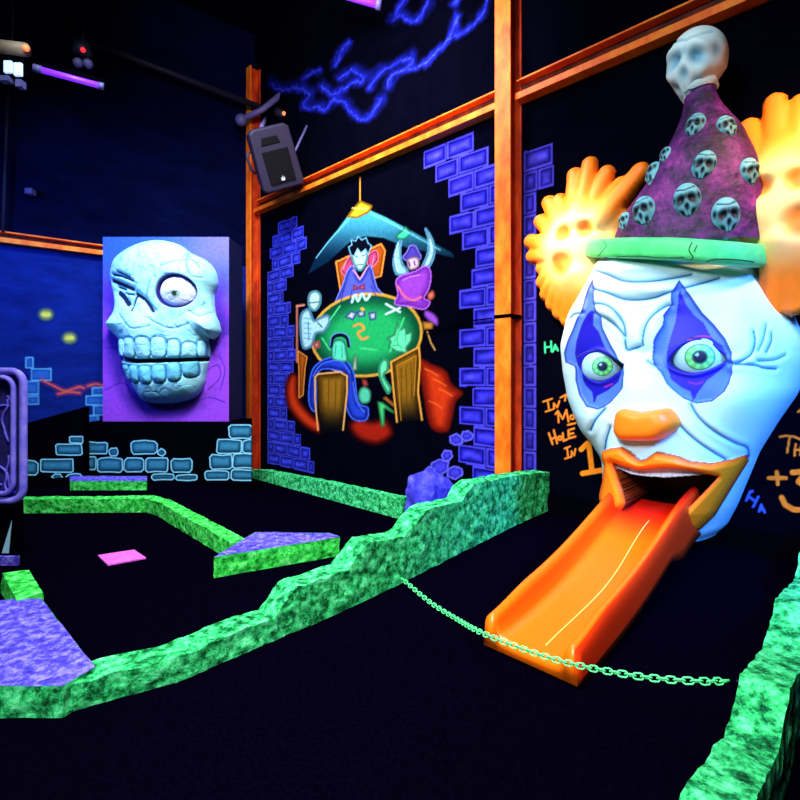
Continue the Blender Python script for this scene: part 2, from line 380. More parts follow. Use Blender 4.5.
P('caped_figure', [(347, 272), (353, 266), (360, 280), (370, 265), (377, 288), (386, 297), (374, 302), (356, 304), (336, 306), (337, 298), (343, 284)], (84, 92, 206), 3, outline=(120, 130, 240), ow=.8, edge=(40, 40, 130), ew=5)
P('caped_figure', [(351, 251), (359, 247), (367, 250), (367, 261), (361, 271), (354, 265)], (180, 232, 226), 3, outline=(60, 130, 150), ow=.7)
P('caped_figure', [(351, 255), (348.5, 247), (352, 245), (351, 240), (356, 241), (358, 236.5), (362, 240), (366, 237.5), (368, 243), (371.5, 246), (368, 254), (365.5, 249), (361, 253), (357.5, 248.5), (354, 256)], (8, 10, 24), 0, outline=(110, 180, 215), ow=.7)
cv.stroke('caped_figure', [(355, 256), (358, 257)], 1, (20, 40, 50)); cv.stroke('caped_figure', [(362, 256), (365, 255)], 1, (20, 40, 50)); cv.stroke('caped_figure', [(357, 265), (363, 264)], .9, (20, 40, 50))
cv.stroke('caped_figure', [(353, 270), (360, 279), (367, 267)], 1.2, (240, 150, 180))
P('caped_figure', [(353, 284), (358, 287), (365, 283), (365, 290), (358, 289), (353, 291)], (240, 90, 130), 0)
a = np.linspace(0, 2*math.pi, 37)[:-1]
P('painted_table', [(366.5+55*math.cos(k), 335+41*math.sin(k)-3*math.cos(k)) for k in a], (34, 176, 96), 0, outline=(222, 160, 54), ow=2, edge=(8, 70, 44), ew=24)
cv.stroke('caped_figure', [(352, 302), (355, 295), (358, 301), (362, 294), (366, 300), (370, 295)], 2.6, (186, 236, 230), 3)
for q in ([(345, 317), (351, 311), (357, 313), (353, 320)], [(357, 312), (364, 310), (365, 316), (359, 317)], [(369, 313), (376, 312), (376, 319), (370, 320)]):
    P('painted_cards', q, (200, 220, 240), 0, outline=(40, 60, 130), ow=.8)
cv.stroke('painted_cards', [(354, 326), (360, 324), (364, 329), (358, 333), (362, 339), (368, 337)], 2.6, (236, 150, 60), 4)
cv.stroke('painted_cards', [(362, 309), (363, 309.5)], 3.4, (240, 170, 60))
# pale figure on the left
cv.stroke('painted_seat', [(297, 306), (297, 362)], 2.2, (196, 104, 90)); cv.stroke('painted_seat', [(297, 306), (304, 305)], 2.2, (220, 130, 110))
P('pale_figure', [(308, 298), (311, 292), (317, 291), (321, 296), (320, 305), (315, 311), (309, 307)], (186, 230, 222), 4, outline=(70, 140, 150), ow=.8)
cv.stroke('pale_figure', [(309, 303), (319, 302)], .9, (20, 50, 60))
P('pale_figure', [(301, 314), (309, 309), (314, 320), (319, 318), (328, 315), (330, 322), (324, 332), (316, 334), (312, 346), (303, 348), (300, 330)], (176, 220, 226), 4, outline=(60, 130, 160), ow=.9)
cv.stroke('pale_figure', [(318, 323), (322, 327)], 1.1, (20, 50, 70)); cv.stroke('pale_figure', [(308, 322), (309, 340)], .9, (70, 120, 150))
P('pale_figure', [(313, 343), (319, 341), (320, 347), (315, 349)], (236, 150, 130), 0, outline=(180, 60, 60), ow=.8)
P('painted_seat', [(298, 351), (307, 357), (305, 368), (303, 395), (299, 398), (299, 370)], (186, 84, 20), 0, outline=(230, 130, 50), ow=.9)
# horned purple figure
HN = (150, 216, 230)
P('horned_figure', [(402, 238), (396, 248), (393, 262), (396, 274), (405, 275), (408, 271), (402, 262), (401, 248)], HN, 4, outline=(80, 150, 190), ow=.8)
P('horned_figure', [(425, 228), (432, 238), (435, 252), (430, 266), (421, 269), (427, 254), (428, 240)], HN, 4, outline=(80, 150, 190), ow=.8)
P('horned_figure', [(403, 258), (407, 252), (410, 246), (415, 246), (418, 251), (421, 258), (412, 262)], (76, 60, 170), 3, outline=(120, 110, 230), ow=.9)
P('horned_figure', [(407, 259), (418, 257), (419, 267), (409, 270)], (230, 190, 226), 3)
cv.stroke('horned_figure', [(409, 262), (410, 266)], 1.4, (60, 20, 90)); cv.stroke('horned_figure', [(414, 261), (415, 265)], 1.4, (60, 20, 90))
P('horned_figure', [(396, 281), (403, 275), (414, 272), (426, 266), (431, 274), (429, 288), (424, 298), (430, 302), (424, 309), (408, 306), (395, 304), (398, 294)], (160, 66, 206), 5, outline=(190, 100, 236), ow=.9, edge=(104, 34, 160), ew=7)
cv.stroke('horned_figure', [(398, 286), (404, 296), (413, 300), (421, 297)], 2, (240, 110, 130), 4)
P('horned_figure', [(427, 294), (433, 290), (435, 297), (429, 301)], (236, 110, 90), 3)
P('horned_figure', [(425, 310), (432, 312), (438, 318), (438, 326), (431, 323), (424, 316)], (160, 76, 220), 4)
P('horned_figure', [(397, 234), (402, 230), (405, 226), (409, 230), (411, 234), (407, 238), (402, 240), (396, 238)], (60, 200, 150), 3)
P('painted_seat#stool', [(422, 321), (434, 322), (433, 330), (423, 330)], (206, 132, 54), 0); cv.stroke('painted_seat#stool', [(427, 331), (431, 343), (435, 350)], 1.5, (206, 150, 80))
cv.stroke('painted_bone', [(386, 304), (400, 312)], 2.2, (214, 240, 246)); cv.stroke('painted_bone#2', [(386, 314), (400, 308)], 2.2, (214, 240, 246))
# front left chair and its sitter
BLU = (36, 66, 200)
P('blue_coat_figure', [(311, 374), (320, 362), (334, 357), (346, 361), (354, 374), (358, 402), (368, 408), (366, 420), (352, 418), (345, 400), (346, 378), (340, 371), (318, 372), (316, 410), (309, 402)], BLU, 4, outline=(60, 100, 235), ow=1, edge=(16, 26, 110), ew=6)
P('blue_coat_figure', [(331, 352), (332, 343), (338, 339), (345, 342), (347, 352), (347, 362), (333, 360)], (92, 222, 178), 4)
cv.stroke('blue_coat_figure', [(331, 346), (333, 338), (340, 335), (347, 338), (349, 346)], 3.6, (10, 14, 36), 4); cv.stroke('blue_coat_figure', [(330, 346), (332, 336), (340, 332.5), (348, 336), (350.5, 346)], 1, (110, 150, 220), 4)
P('blue_coat_figure', [(352, 371), (353, 362), (355, 354), (357, 355), (357, 370)], (200, 240, 200), 0)
P('painted_chair', [(316, 374), (345, 372), (349, 380), (344, 432), (320, 433)], (150, 100, 24), 0, blur=.7, edge=(60, 36, 8), ew=9, vg=(398, 432, (8, 8, 12)))
cv.stroke('painted_chair', [(318, 430), (315, 400), (315, 377), (318, 374), (340, 372), (347, 376), (347, 392), (343, 430)], 1.7, (244, 170, 96), 0)
P('blue_coat_figure', [(359, 390), (364, 386), (371, 391), (370, 402), (362, 404), (358, 398)], (84, 200, 160), 3)
P('blue_coat_figure', [(361, 378), (367, 380), (369, 386), (363, 387)], (200, 70, 70), 0)
# front right chair and its sitter
GR = (104, 236, 170)
P('green_figure', [(397, 321), (400, 329), (406, 326), (407, 333), (413, 331), (412, 341), (407, 348), (408, 354), (396, 352), (388, 347), (390, 342), (387, 338), (394, 334)], GR, 0, blur=.8)
P('green_figure', [(379, 366), (383, 359), (388, 361), (388, 370), (384, 376), (391, 388), (388, 394), (384, 388), (379, 376)], GR, 3, outline=(40, 140, 100), ow=.8)
P('green_figure', [(377, 401), (383, 402), (394, 411), (394, 414), (385, 409), (385, 426), (381, 427)], (70, 210, 120), 0)
P('painted_seat#3', [(382, 398), (386, 396), (395, 404), (394, 408)], (222, 130, 50), 0)
P('painted_chair#right', [(391, 361), (419, 346), (420, 360), (418, 395), (421, 420), (396, 424), (394, 395)], (146, 98, 22), 0, blur=.7, edge=(54, 32, 8), ew=8, vg=(392, 426, (8, 8, 12)))
cv.stroke('painted_chair#right', [(397, 422), (394, 395), (391, 362), (419, 347), (420, 362), (418, 392), (422, 420)], 1.9, (240, 160, 62), 0)
cv.stroke('painted_chair#right', [(401, 420), (397, 366), (416, 356), (414, 396)], 1, (196, 128, 40), 0)
K = lambda part, L, w, c, sm=0: cv.stroke(part, L, w, c, sm)
K('painted_lamp', [(350, 218), (330, 240), (316, 258)], .9, (120, 214, 226), 4); K('painted_lamp', [(372, 214), (400, 228), (440, 250)], .9, (120, 214, 226), 4); K('painted_lamp', [(352, 208), (367, 209)], .9, (255, 240, 130))
for a_, b_ in (((345, 285), (341, 302)), ((352, 290), (349, 303)), ((371, 286), (378, 300))): K('caped_figure', [a_, b_], .9, (46, 48, 140))
K('caped_figure', [(343, 270), (346, 262)], .8, (255, 150, 170)); K('caped_figure', [(374, 256), (372, 266)], .8, (255, 150, 170))
K('horned_figure', [(398, 243), (395, 258), (398, 271)], .9, (220, 250, 250), 4); K('horned_figure', [(430, 240), (432, 252), (427, 264)], .9, (220, 250, 250), 4)
for v_ in (245, 251, 257, 263): K('horned_figure', [(395, v_), (399, v_+1)], .6, (90, 160, 190)); K('horned_figure', [(430, v_-4), (434, v_-4)], .6, (90, 160, 190))
K('horned_figure', [(403, 280), (410, 277), (420, 275)], 1.1, (206, 130, 244), 4); K('horned_figure', [(400, 304), (412, 302), (424, 304)], .8, (96, 30, 140), 4)
for v_ in (318, 323, 328, 333, 338): K('pale_figure', [(304, v_), (311, v_+1)], .7, (70, 130, 160))
K('blue_coat_figure', [(313, 376), (322, 364), (340, 361), (350, 373)], 1.0, (84, 120, 246), 4); K('blue_coat_figure', [(353, 382), (356, 400), (364, 412)], 1.0, (84, 120, 246), 4); K('blue_coat_figure', [(336, 345), (335, 356)], .8, (40, 140, 110)); K('blue_coat_figure', [(342, 346), (342, 358)], .8, (40, 140, 110))
K('green_figure', [(399, 332), (397, 342), (402, 348)], .8, (40, 150, 100), 3); K('green_figure', [(405, 334), (406, 342)], .8, (40, 150, 100)); K('green_figure', [(392, 346), (398, 345)], .8, (40, 150, 100))
for x_ in (322, 329, 336, 342): K('painted_chair', [(x_, 380), (x_-1, 412)], .8, (96, 60, 14))
for x_ in (401, 406, 411): K('painted_chair#right', [(x_, 368-(x_-401)*.5), (x_+1, 408)], .8, (92, 58, 12))
for (x_, y_) in ((432, 372), (440, 382), (446, 392), (436, 404)): K('painted_red_cloth#2', [(x_-7, y_-3), (x_, y_), (x_+6, y_+4)], 1.1, (250, 104, 40), 3)
for a_, b_ in (((330, 320), (340, 306)), ((390, 352), (404, 318)), ((330, 350), (322, 338)), ((360, 348), (376, 350))): K('painted_table', [a_, b_], 1.6, (70, 214, 130))
mur = thing('wall_mural', 'painted mural of costumed monsters playing cards round a green table under a lamp', 'mural', Wp(2.7, .004, 1.8))
emit_parts(cv, V, fc, mur, M['paint'])

# brick strip right of the column
cv, V, fc, tA, zA = wall_canvas(5.47, 6.5, .3, 3.95, .013, WALLC)
for i in range(16):
    z = 3.72-.2235*i; x = 5.48-(.17 if i % 2 else 0); e = at_p(556 if i < 2 else 537.5, 300, 0)[0]
    while x < e-.05:
        a = max(x, 5.48); b = min(x+.34, e)
        if b-a > .05: brick(cv, 'brick_pillar', a, b-.02, z-.105, z+.098, tA, zA, PUR, random.uniform(-.03, .03))
        x += .34
st = thing('wall_mural', 'narrow painted strip of violet bricks between orange column and clown hair', 'mural', Wp(5.75, .004, 2))
emit_parts(cv, V, fc, st, M['paint'])

tag(MB().tube([Wp(at_p(u, v, .03)[0], .03, at_p(u, v, .03)[1]) for u, v in [(425, 331), (445, 327), (470, 321), (492, 318)]], .008, 6).build('cable', M['black'], None, True), 'thin dark cable strung along the mural wall to the orange column', 'cable')
# storm clouds above the beam
cv, V, fc, tA, zA = wall_canvas(.1, 5.2, 4.62, ROOF-.05, .017, WALLC)
q = lambda L: [(220+x/2.5, y/2.5) for x, y in L]
trueP = cv.P; wob = np.array([(noise.noise(Vector((a*5, z*5, 1)))+.6*noise.noise(Vector((a*14, z*14, 5))), noise.noise(Vector((a*5, z*5, 9)))+.6*noise.noise(Vector((a*14, z*14, 13)))) for a, z in zip(tA, zA)]); cv.P = trueP+wob*3.2
for L, w in (([(130, 210), (150, 225), (180, 220), (215, 230), (225, 240), (207, 264), (240, 268), (265, 270), (285, 250), (310, 257), (325, 280), (360, 300), (385, 275), (402, 248)], 1.0),
          ([(208, 197), (235, 180), (247, 176)], .9), ([(250, 215), (282, 236), (322, 214), (342, 205), (362, 190), (330, 180), (298, 197)], .9),
          ([(372, 222), (385, 195), (430, 165), (475, 143), (467, 170), (430, 190), (418, 216)], 1.0), ([(467, 176), (510, 160), (545, 125), (580, 85), (596, 33)], 1.1),
          ([(512, 164), (560, 110), (620, 70), (660, 20), (668, -10)], 1.1), ([(283, 166), (300, 135), (324, 108)], .7), ([(425, 55), (450, 40), (465, 50), (490, 50), (510, 30), (524, -10)], 1.0), ([(435, 40), (466, -10)], .8), ([(585, 12), (600, -10)], .8)):
    ci_ = globals().get('ci_', 0)+1; cv.stroke('cloud_outline#%d' % ci_, q(L), w*.45, (72, 92, 240), 5, glow=3.6, gcol=(26, 32, 178))
    if len(L) > 5: cv.stroke('cloud_outline#%d' % ci_, [(a+2.5, b-3) for a, b in q(L)], .2, (36, 44, 190), 5, glow=4.5, gcol=(12, 16, 104))
cl = thing('wall_mural', 'glowing blue storm cloud outlines painted high on the black wall above the beam', 'mural', Wp(2.6, .004, 5.6))
emit_parts(cv, V, fc, cl, M['paint'])

# lettering beside the clown
def letters(t0, t1, z0, z1): return wall_canvas(t0, t1, z0, z1, .007, WALLC)
OT = (240, 132, 44)
def lt(cvx, part, L, w, col, o=(520, 320), k=4.444):
    for gi, s in enumerate(L): cvx.stroke(part+'#%d_%d_%d' % (gi, s[0][0], s[0][1]), [(o[0]+x/k, o[1]+y/k) for x, y in s], w, col)
def circ(x, y, r, n=12): return [(x+r*math.cos(2*math.pi*i/n), y+r*math.sin(2*math.pi*i/n)) for i in range(n+1)]
cv, V, fc, tA, zA = letters(5.60, 6.6, .35, 1.85)
lt(cv, 'letter_stroke', [[(110, 100), (112, 145)], [(138, 95), (140, 140)], [(110, 122), (140, 118)], [(146, 141), (156, 110), (169, 136)], [(149, 130), (165, 127)]], 1.9, (60, 226, 150))
lt(cv, 'letter_stroke', [[(103, 363), (142, 350)], [(123, 357), (130, 402)], [(114, 407), (146, 397)], [(151, 394), (150, 370), (166, 388), (175, 360)], [(180, 345), (218, 324)], [(204, 332), (200, 358)], [(228, 318), (226, 348)], [(244, 316), (243, 345)], [(228, 333), (243, 330)]], 2.0, OT)
lt(cv, 'letter_stroke', [[(158, 418), (168, 405), (172, 455)], [(168, 405), (190, 440), (206, 400), (216, 452)], circ(232, 432, 9), [(213, 466), (247, 458)], [(252, 420), (256, 440), (266, 438), (266, 418)]], 2.1, OT)
lt(cv, 'letter_stroke', [[(128, 503), (145, 552)], [(150, 490), (165, 548)], [(138, 530), (160, 520)], circ(177, 525, 8), [(190, 503), (193, 537), (208, 531)], [(240, 482), (215, 490), (217, 526), (246, 518)], [(216, 508), (237, 503)]], 2.3, OT)
lt(cv, 'letter_stroke', [[(198, 571), (222, 562)], [(209, 567), (214, 612)], [(200, 616), (226, 608)], [(229, 607), (229, 583), (241, 602), (246, 573)]], 2.0, OT)
lt(cv, 'letter_stroke', [[(272, 575), (300, 548)], [(306, 550), (320, 672)], [(278, 682), (372, 666)]], 5.4, (250, 142, 34))
s1 = thing('wall_lettering', 'hand painted HA and HOLE IN 1 lettering on black wall left of the clown', 'lettering', Wp(6.1, .004, 1.1))
emit_parts(cv, V, fc, s1, M['paint'])
cv, V, fc, tA, zA = letters(7.25, 8.2, .35, 1.6)
k5 = ((720, 400), 5.0)
lt(cv, 'letter_stroke', [[(300, 184), (330, 178), (370, 183), (410, 200)], [(348, 190), (336, 262)], [(378, 222), (372, 278)], [(376, 250), (402, 248)], [(408, 215), (400, 275)]], 2.4, OT, *k5)
lt(cv, 'letter_stroke', [[(245, 390), (330, 390)], [(284, 360), (289, 420)]], 4.2, OT, *k5)
lt(cv, 'letter_stroke', [[(362, 362), (432, 358), (392, 408), (440, 440), (452, 500), (420, 550), (368, 548), (326, 524), (308, 488)]], 5.6, OT, *k5)
lt(cv, 'letter_stroke', [[(392, 58), (410, 44)]], 2.5, OT, *k5)
lt(cv, 'letter_stroke', [[(152, 456), (132, 502)], [(192, 484), (166, 534)], [(142, 482), (180, 508)], [(150, 462), (164, 456)], [(196, 556), (206, 524), (224, 562)], [(200, 546), (218, 548)]], 2.6, (58, 96, 240), *k5)
s2 = thing('wall_lettering', 'hand painted TH +3 and blue HA on the black wall right of the clown', 'lettering', Wp(7.7, .004, 1))
emit_parts(cv, V, fc, s2, M['paint'])

# night sky on the left wall
WB = (13, 30, 108)
cv, V, fc, sA, zA = wall_canvas(1.2, 4.4, .5, 3.2, .016, WB, left=True)
CB = [(96, 176, 230), (14, 40, 110), (30, 80, 170), (66, 140, 206)]
for (u, v, r) in [(46, 314.5, 8.5), (69.5, 338, 8.5)]:
    mn = 'yellow_moon#%d' % u; cv.dot(mn, (u, v), r*.62, (196, 200, 70), blur=4, ry=r*.55); cv.stroke(mn, [(u-3, v), (u+3, v)], 4, (220, 214, 90), glow=4, gcol=(120, 150, 80))
for (u0, u1, v0, v1) in [(31, 51, 369, 380), (24, 38, 382, 394), (26, 33, 358, 368), (92, 106, 388, 395), (86, 106, 396, 405), (94, 106, 406, 415), (86, 98, 416, 423), (28, 38, 396, 404)]:
    I, d = cv.poly('castle_brick#%d' % u0 + '_%d' % v0, [(u0, v0), (u1, v0-.5), (u1, v1), (u0, v1)], (44, 104, 190), 0, outline=(90, 170, 226), ow=1.0, edge=(26, 66, 150), ew=4, blur=.8)
for li, L in enumerate(([(42, 380), (54, 386), (66, 391), (78, 387), (84, 388)], [(58, 394), (68, 392), (80, 393)], [(88, 386), (96, 384), (104, 386)])):
    cv.stroke('lava_streak#%d' % li, L, 1.6, (226, 96, 66), 4, glow=2.6, gcol=(150, 50, 70))
ns = thing('wall_mural', 'blue wall painting of two yellow moons and castle bricks left of the skull board', 'mural', (-5.2, 7.1, 1.8))
emit_parts(cv, V, fc, ns, M['paint'])

# ================================================================== LEDGE, LOW WALL, SKULL BOARD
LY = 7.15
def plane_canvas(u0, u1, v0, v1, y0, y1, n, m, base, off=.006):
    U = np.linspace(u0, u1, n); Vv = np.linspace(v0, v1, m)
    x0 = (u0-CU)/F*y0; x1 = (u1-CU)/F*y1
    k = np.linspace(0, 1, n); X = x0+(x1-x0)*k; Y = y0+(y1-y0)*k
    zt = EYE+(CV-v0)/F*max(y0, y1); zb = EYE+(CV-v1)/F*min(y0, y1); Zv = np.linspace(zt, zb, m)
    V3 = np.stack([np.tile(X, (m, 1)), np.tile(Y-off, (m, 1)), np.tile(Zv[:, None], (1, n))], -1).reshape(-1, 3)
    return Canvas(px(V3), base), V3, grid_faces(m, n)
BC = [(140, 216, 242), (10, 30, 50), (20, 60, 86), (56, 132, 168)]
def px_brick(cvx, r, part='painted_brick'):
    part += '#%d_%d' % (r[0], r[2])
    u0, u1, v0, v1 = r; j = lambda a=1.0: random.uniform(-a, a); c = random.uniform(1.2, 3)
    L = [(u0+c+j(), v0+j(.6)), ((u0+u1)/2+j(2), v0+j(.8)), (u1-c+j(), v0+j(.6)), (u1+j(.5), v0+c+j(.8)), (u1+j(.5), v1-c), (u1-c, v1+j(.4)), ((u0+u1)/2+j(2), v1+j(.6)), (u0+c, v1+j(.4)), (u0+j(.5), v1-c), (u0+j(.5), v0+c)]
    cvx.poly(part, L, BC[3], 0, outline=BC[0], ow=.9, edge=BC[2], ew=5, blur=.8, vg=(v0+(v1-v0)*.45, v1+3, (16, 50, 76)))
x84 = (84-CU)/F*LY; x250 = (252-CU)/F*LY
led = thing('brick_ledge', 'black ledge wall with painted grey blue bricks under the skull board', 'ledge', ((x84+x250)/2, LY+.2, -.03))
MB().hexa([(x84, LY, -.2), (x250, LY, -.2), (x250*1.10, LY+.72, -.2), (x84, LY+.42, -.2), (x84, LY, .818), (x250, LY, .818), (x250*1.10, LY+.72, .818), (x84, LY+.42, .818)]).build('body', M['black'], led, bevel=.008)
cv, V, fc = plane_canvas(84.5, 251.5, 424, 482, LY, LY, 420, 150, (5, 5, 13), .003)
for r in [(87, 107, 442, 454), (131, 157, 441, 454), (98, 122, 458, 472), (124, 144, 458, 472), (146, 168, 458, 472), (171, 192, 459, 472), (229, 252, 425, 438), (217, 241, 440, 453), (243, 254, 440, 453), (210, 232, 455, 469), (233, 254, 454, 468), (205, 229, 471, 480), (231, 254, 470, 480), (152, 174, 474, 480), (176, 197, 475, 480), (85, 96, 457, 470), (109, 118, 448, 456), (158, 165, 449, 456)]: px_brick(cv, r)
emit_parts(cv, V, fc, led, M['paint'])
lw = thing('low_wall', 'short black wall with sloping top and painted bricks, left of the skull board ledge', 'wall', at_y(55, 480, 6.7))
xa, ya = (20-CU)/F*6.6, 6.6; xb, yb = (84-CU)/F*6.95, 6.95
zl, zr = EYE-(425-CV)/F*6.6, EYE-(407-CV)/F*6.95
MB().hexa([(xa, ya, -.02), (xb, yb, -.02), (xb-.02, yb+.16, -.02), (xa-.02, ya+.16, -.02), (xa, ya, zl), (xb, yb, zr), (xb-.02, yb+.16, zr), (xa-.02, ya+.16, zl)]).build('body', M['black'], lw, bevel=.008)
cv, V, fc = plane_canvas(20.5, 83.5, 430, 481, 6.6, 6.95, 170, 140, (5, 5, 13), .004)
for r in [(56, 82, 444, 455), (41, 73, 459, 472), (24, 38, 461, 475), (52, 62, 474, 480), (66, 82, 474, 480), (70, 83, 436, 443)]: px_brick(cv, r)
emit_parts(cv, V, fc, lw, M['paint'])

# skull board
PY = 7.32; xl, xr = (103-CU)/F*PY, (229-CU)/F*PY; zt, zb = EYE+(CV-237)/F*PY, .82
sb = thing('skull_board', 'upright purple board with giant pale one eyed skull standing on the brick ledge', 'sculpture', ((xl+xr)/2, PY, zb))
MB().hexa([(xl, PY, zb), (xr, PY, zb), (xr, PY+.62, zb), (xl, PY+.25, zb), (xl, PY, zt), (xr, PY, zt), (xr, PY+.62, zt), (xl, PY+.25, zt)]).build('board_body', mat('dark_blue_board_edge', (12, 16, 70), .8), sb)
nx, nz = 190, 290
X, Z = np.meshgrid(np.linspace(xl, xr, nx), np.linspace(zt, zb, nz)); V = np.stack([X, np.full_like(X, PY-.004), Z], -1).reshape(-1, 3)
cv = Canvas(px(V), (70, 66, 200)); fcs = grid_faces(nz, nx); U0, V0 = cv.P[:, 0], cv.P[:, 1]
nzv = np.array([noise.fractal(Vector((q[0]*1.6, q[2]*1.6, 3)), 1, 2, 5) for q in V])
cA, cB, cD = np.array((54, 92, 214.)), np.array((150, 66, 214.)), np.array((120, 112, 226.))
k = sstep(250, 330, V0+nzv*30)[:, None]; cv.c = cA*(1-k)+cB*k
k = (sstep(150, 225, U0)*sstep(300, 245, V0))[:, None]; cv.c = cv.c*(1-k)+cD*k
sk = [(140, 70), (200, 45), (260, 38), (330, 55), (380, 90), (440, 120), (475, 160), (485, 210), (470, 260), (475, 330), (490, 370), (495, 410), (470, 435), (447, 432), (455, 480), (450, 520), (440, 570), (430, 620), (400, 665), (330, 690), (250, 695), (195, 685), (165, 650), (130, 590), (105, 530), (100, 470), (95, 440), (60, 400), (50, 370), (75, 340), (70, 280), (60, 220), (60, 170), (85, 110)]
Q = lambda L: [(95+x/4, 230+y/4) for x, y in L]
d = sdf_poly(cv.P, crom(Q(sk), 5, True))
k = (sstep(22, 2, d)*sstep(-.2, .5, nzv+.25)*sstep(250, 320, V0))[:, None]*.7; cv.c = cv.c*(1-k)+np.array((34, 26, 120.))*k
for L in ([(455, 480), (500, 450), (515, 400), (500, 380)], [(450, 560), (490, 540), (500, 590), (450, 640)], [(40, 470), (95, 480), (100, 520)], [(40, 640), (110, 610), (140, 640)], [(400, 690), (460, 670), (520, 690)], [(500, 640), (520, 560), (495, 500)]):
    cv.stroke(None, Q(L), .8, (60, 30, 140), 4)
cv.lab[:] = 0; cv.names[0] = 'painted_face'
emit_parts(cv, V, fcs, sb, M['paint'], skip0=False)
# skull relief: orthographic relief, outlines measured at the middle of its depth
nx, nz = 240, 340
X, Z = np.meshgrid(np.linspace(xl-.02, xr-.02, nx), np.linspace(zt-.02, zb+.1, nz)); Vb = np.stack([X, np.full_like(X, PY), Z], -1).reshape(-1, 3)
mid = Vb.copy(); mid[:, 1] = PY-.08; cv = Canvas(px(mid), (164, 224, 226)); G = lambda c, r: np.exp(-(((cv.P-np.array([95+c[0]/4, 230+c[1]/4]))/(r/4))**2).sum(1))
d = sdf_poly(cv.P, crom(Q(sk), 5, True)); R = 30.0
k = np.clip(-d/R, 0, 1); h = .34*np.sqrt(np.clip(1-(1-k)**2, 0, 1))
h += .09*G((90, 365), 40)+.11*G((470, 385), 45)+.05*G((390, 130), 70)+.04*G((150, 120), 90)+.05*G((335, 180), 60)+.07*G((210, 400), 60)
h -= .10*G((125, 245), 60)+.05*G((215, 310), 38)
cr = np.array([noise.fractal(Vector((q[0]*5, q[2]*5, 1)), 1, 2, 5) for q in Vb]); h += .012*cr*(d < -2)
cv.lab[d < 0] = cv.idx('skull_relief')
ck = np.abs(np.array([noise.noise(Vector((q[0]*4.2, q[2]*4.2, 7)))+.45*noise.noise(Vector((q[0]*11, q[2]*11, 2))) for q in Vb])); crk = np.exp(-(ck/.028)**2)*(d < -3); h -= .008*crk
cv.c = cv.c*(1-.55*crk[:, None])+np.array((60, 130, 176.))*.55*crk[:, None]
k = sstep(-.1, .7, cr)[:, None]*.25; cv.c = cv.c*(1-k)+np.array((84, 160, 204.))*k
k = sstep(370, 405, cv.P[:, 1])[:, None]*.6; cv.c = cv.c*(1-k)+np.array((90, 176, 214.))*k
INK = (12, 24, 60)
for L, w in (([(84, 206), (130, 224), (182, 246)], 3.6), ([(92, 184), (140, 196), (184, 214)], 1.8), ([(112, 256), (138, 276), (164, 304)], 4.6), ([(108, 232), (140, 244)], 1.6), ([(198, 266), (228, 285), (264, 332)], 3.2), ([(196, 266), (180, 330)], 1.6), ([(124, 178), (172, 200)], 1.4), ([(150, 262), (182, 268)], 1.2)):
    L = Q(L); dd = dist_line(cv.P, L); h -= .05*np.exp(-(dd/w)**2); cv.stroke(None, L, w, INK)
for L in ([(260, 210), (240, 280), (280, 330)], [(300, 160), (400, 130), (440, 160)], [(130, 340), (190, 400), (260, 390)], [(400, 330), (440, 350), (470, 330)], [(90, 110), (160, 80)], [(380, 90), (410, 190), (450, 200)], [(250, 360), (330, 400), (400, 380)]):
    L = crom(Q(L), 5); dd = dist_line(cv.P, L); h -= .012*np.exp(-(dd/1.2)**2); cv.stroke(None, L, .9, (70, 130, 170))
a = np.linspace(0, 2*math.pi, 33)[:-1]
eye = Q([(352+68*math.cos(k), 255+57*math.sin(k)) for k in a]); ed = sdf_poly(cv.P, eye)
h = np.where(ed < 3, h-.10*sstep(3, 0, ed), h)
cv.stroke(None, eye+[eye[0]], 4.2, (40, 24, 100))
cv.lab[ed < 0] = cv.idx('eyeball'); k = sstep(.5, -.5, ed)[:, None]; cv.c = cv.c*(1-k)+np.array((226, 226, 246.))*k
h = np.where(ed < 0, h+.14*np.sqrt(np.clip(-ed/15, 0, 1)), h)
cv.dot(None, Q([(356, 265)])[0], 4.2, (170, 190, 180)); cv.dot(None, Q([(354, 266)])[0], 2.2, (30, 60, 40)); cv.stroke(None, Q([(368, 285), (400, 293)]), .8, (180, 150, 200))
for row, part in (([(125, 475, 26, 38), (172, 475, 30, 40), (230, 476, 31, 42), (290, 474, 31, 42), (346, 480, 26, 38), (400, 484, 26, 32), (437, 478, 13, 36)], 'upper_teeth'), ([(142, 574, 25, 36), (186, 576, 25, 36), (236, 578, 27, 36), (290, 574, 28, 36), (346, 566, 26, 38), (402, 552, 26, 36)], 'lower_teeth')):
    for (x, y, rx, ry) in row:
        tt = Q([(x+rx*np.sign(math.cos(k))*abs(math.cos(k))**.7, y+ry*np.sign(math.sin(k))*abs(math.sin(k))**.7) for k in a]); dd = sdf_poly(cv.P, tt)
        h = np.where(dd < 0, h+.055*np.sqrt(np.clip(-dd/6, 0, 1)), h-.02*np.exp(-(dd/1.2)**2))
        cv.poly(part, tt, (150, 214, 222) if part[0] == 'u' else (104, 190, 214), 0, outline=(60, 130, 170), ow=.8)
gap = crom(Q([(112, 512), (180, 524), (250, 524), (350, 521), (455, 516)]), 6); dd = dist_line(cv.P, gap)
h -= .12*sstep(3.2, 1.4, dd); cv.stroke('skull_relief', gap, 3.6, (4, 8, 26))
Vr = Vb.copy(); Vr[:, 1] = PY-np.maximum(h, 0)-.006; Vr[d >= 0, 1] = PY+.01
cv.lab[(d >= 0)] = 0
emit_parts(cv, Vr, grid_faces(nz, nx), sb, M['relief'], smooth=True)

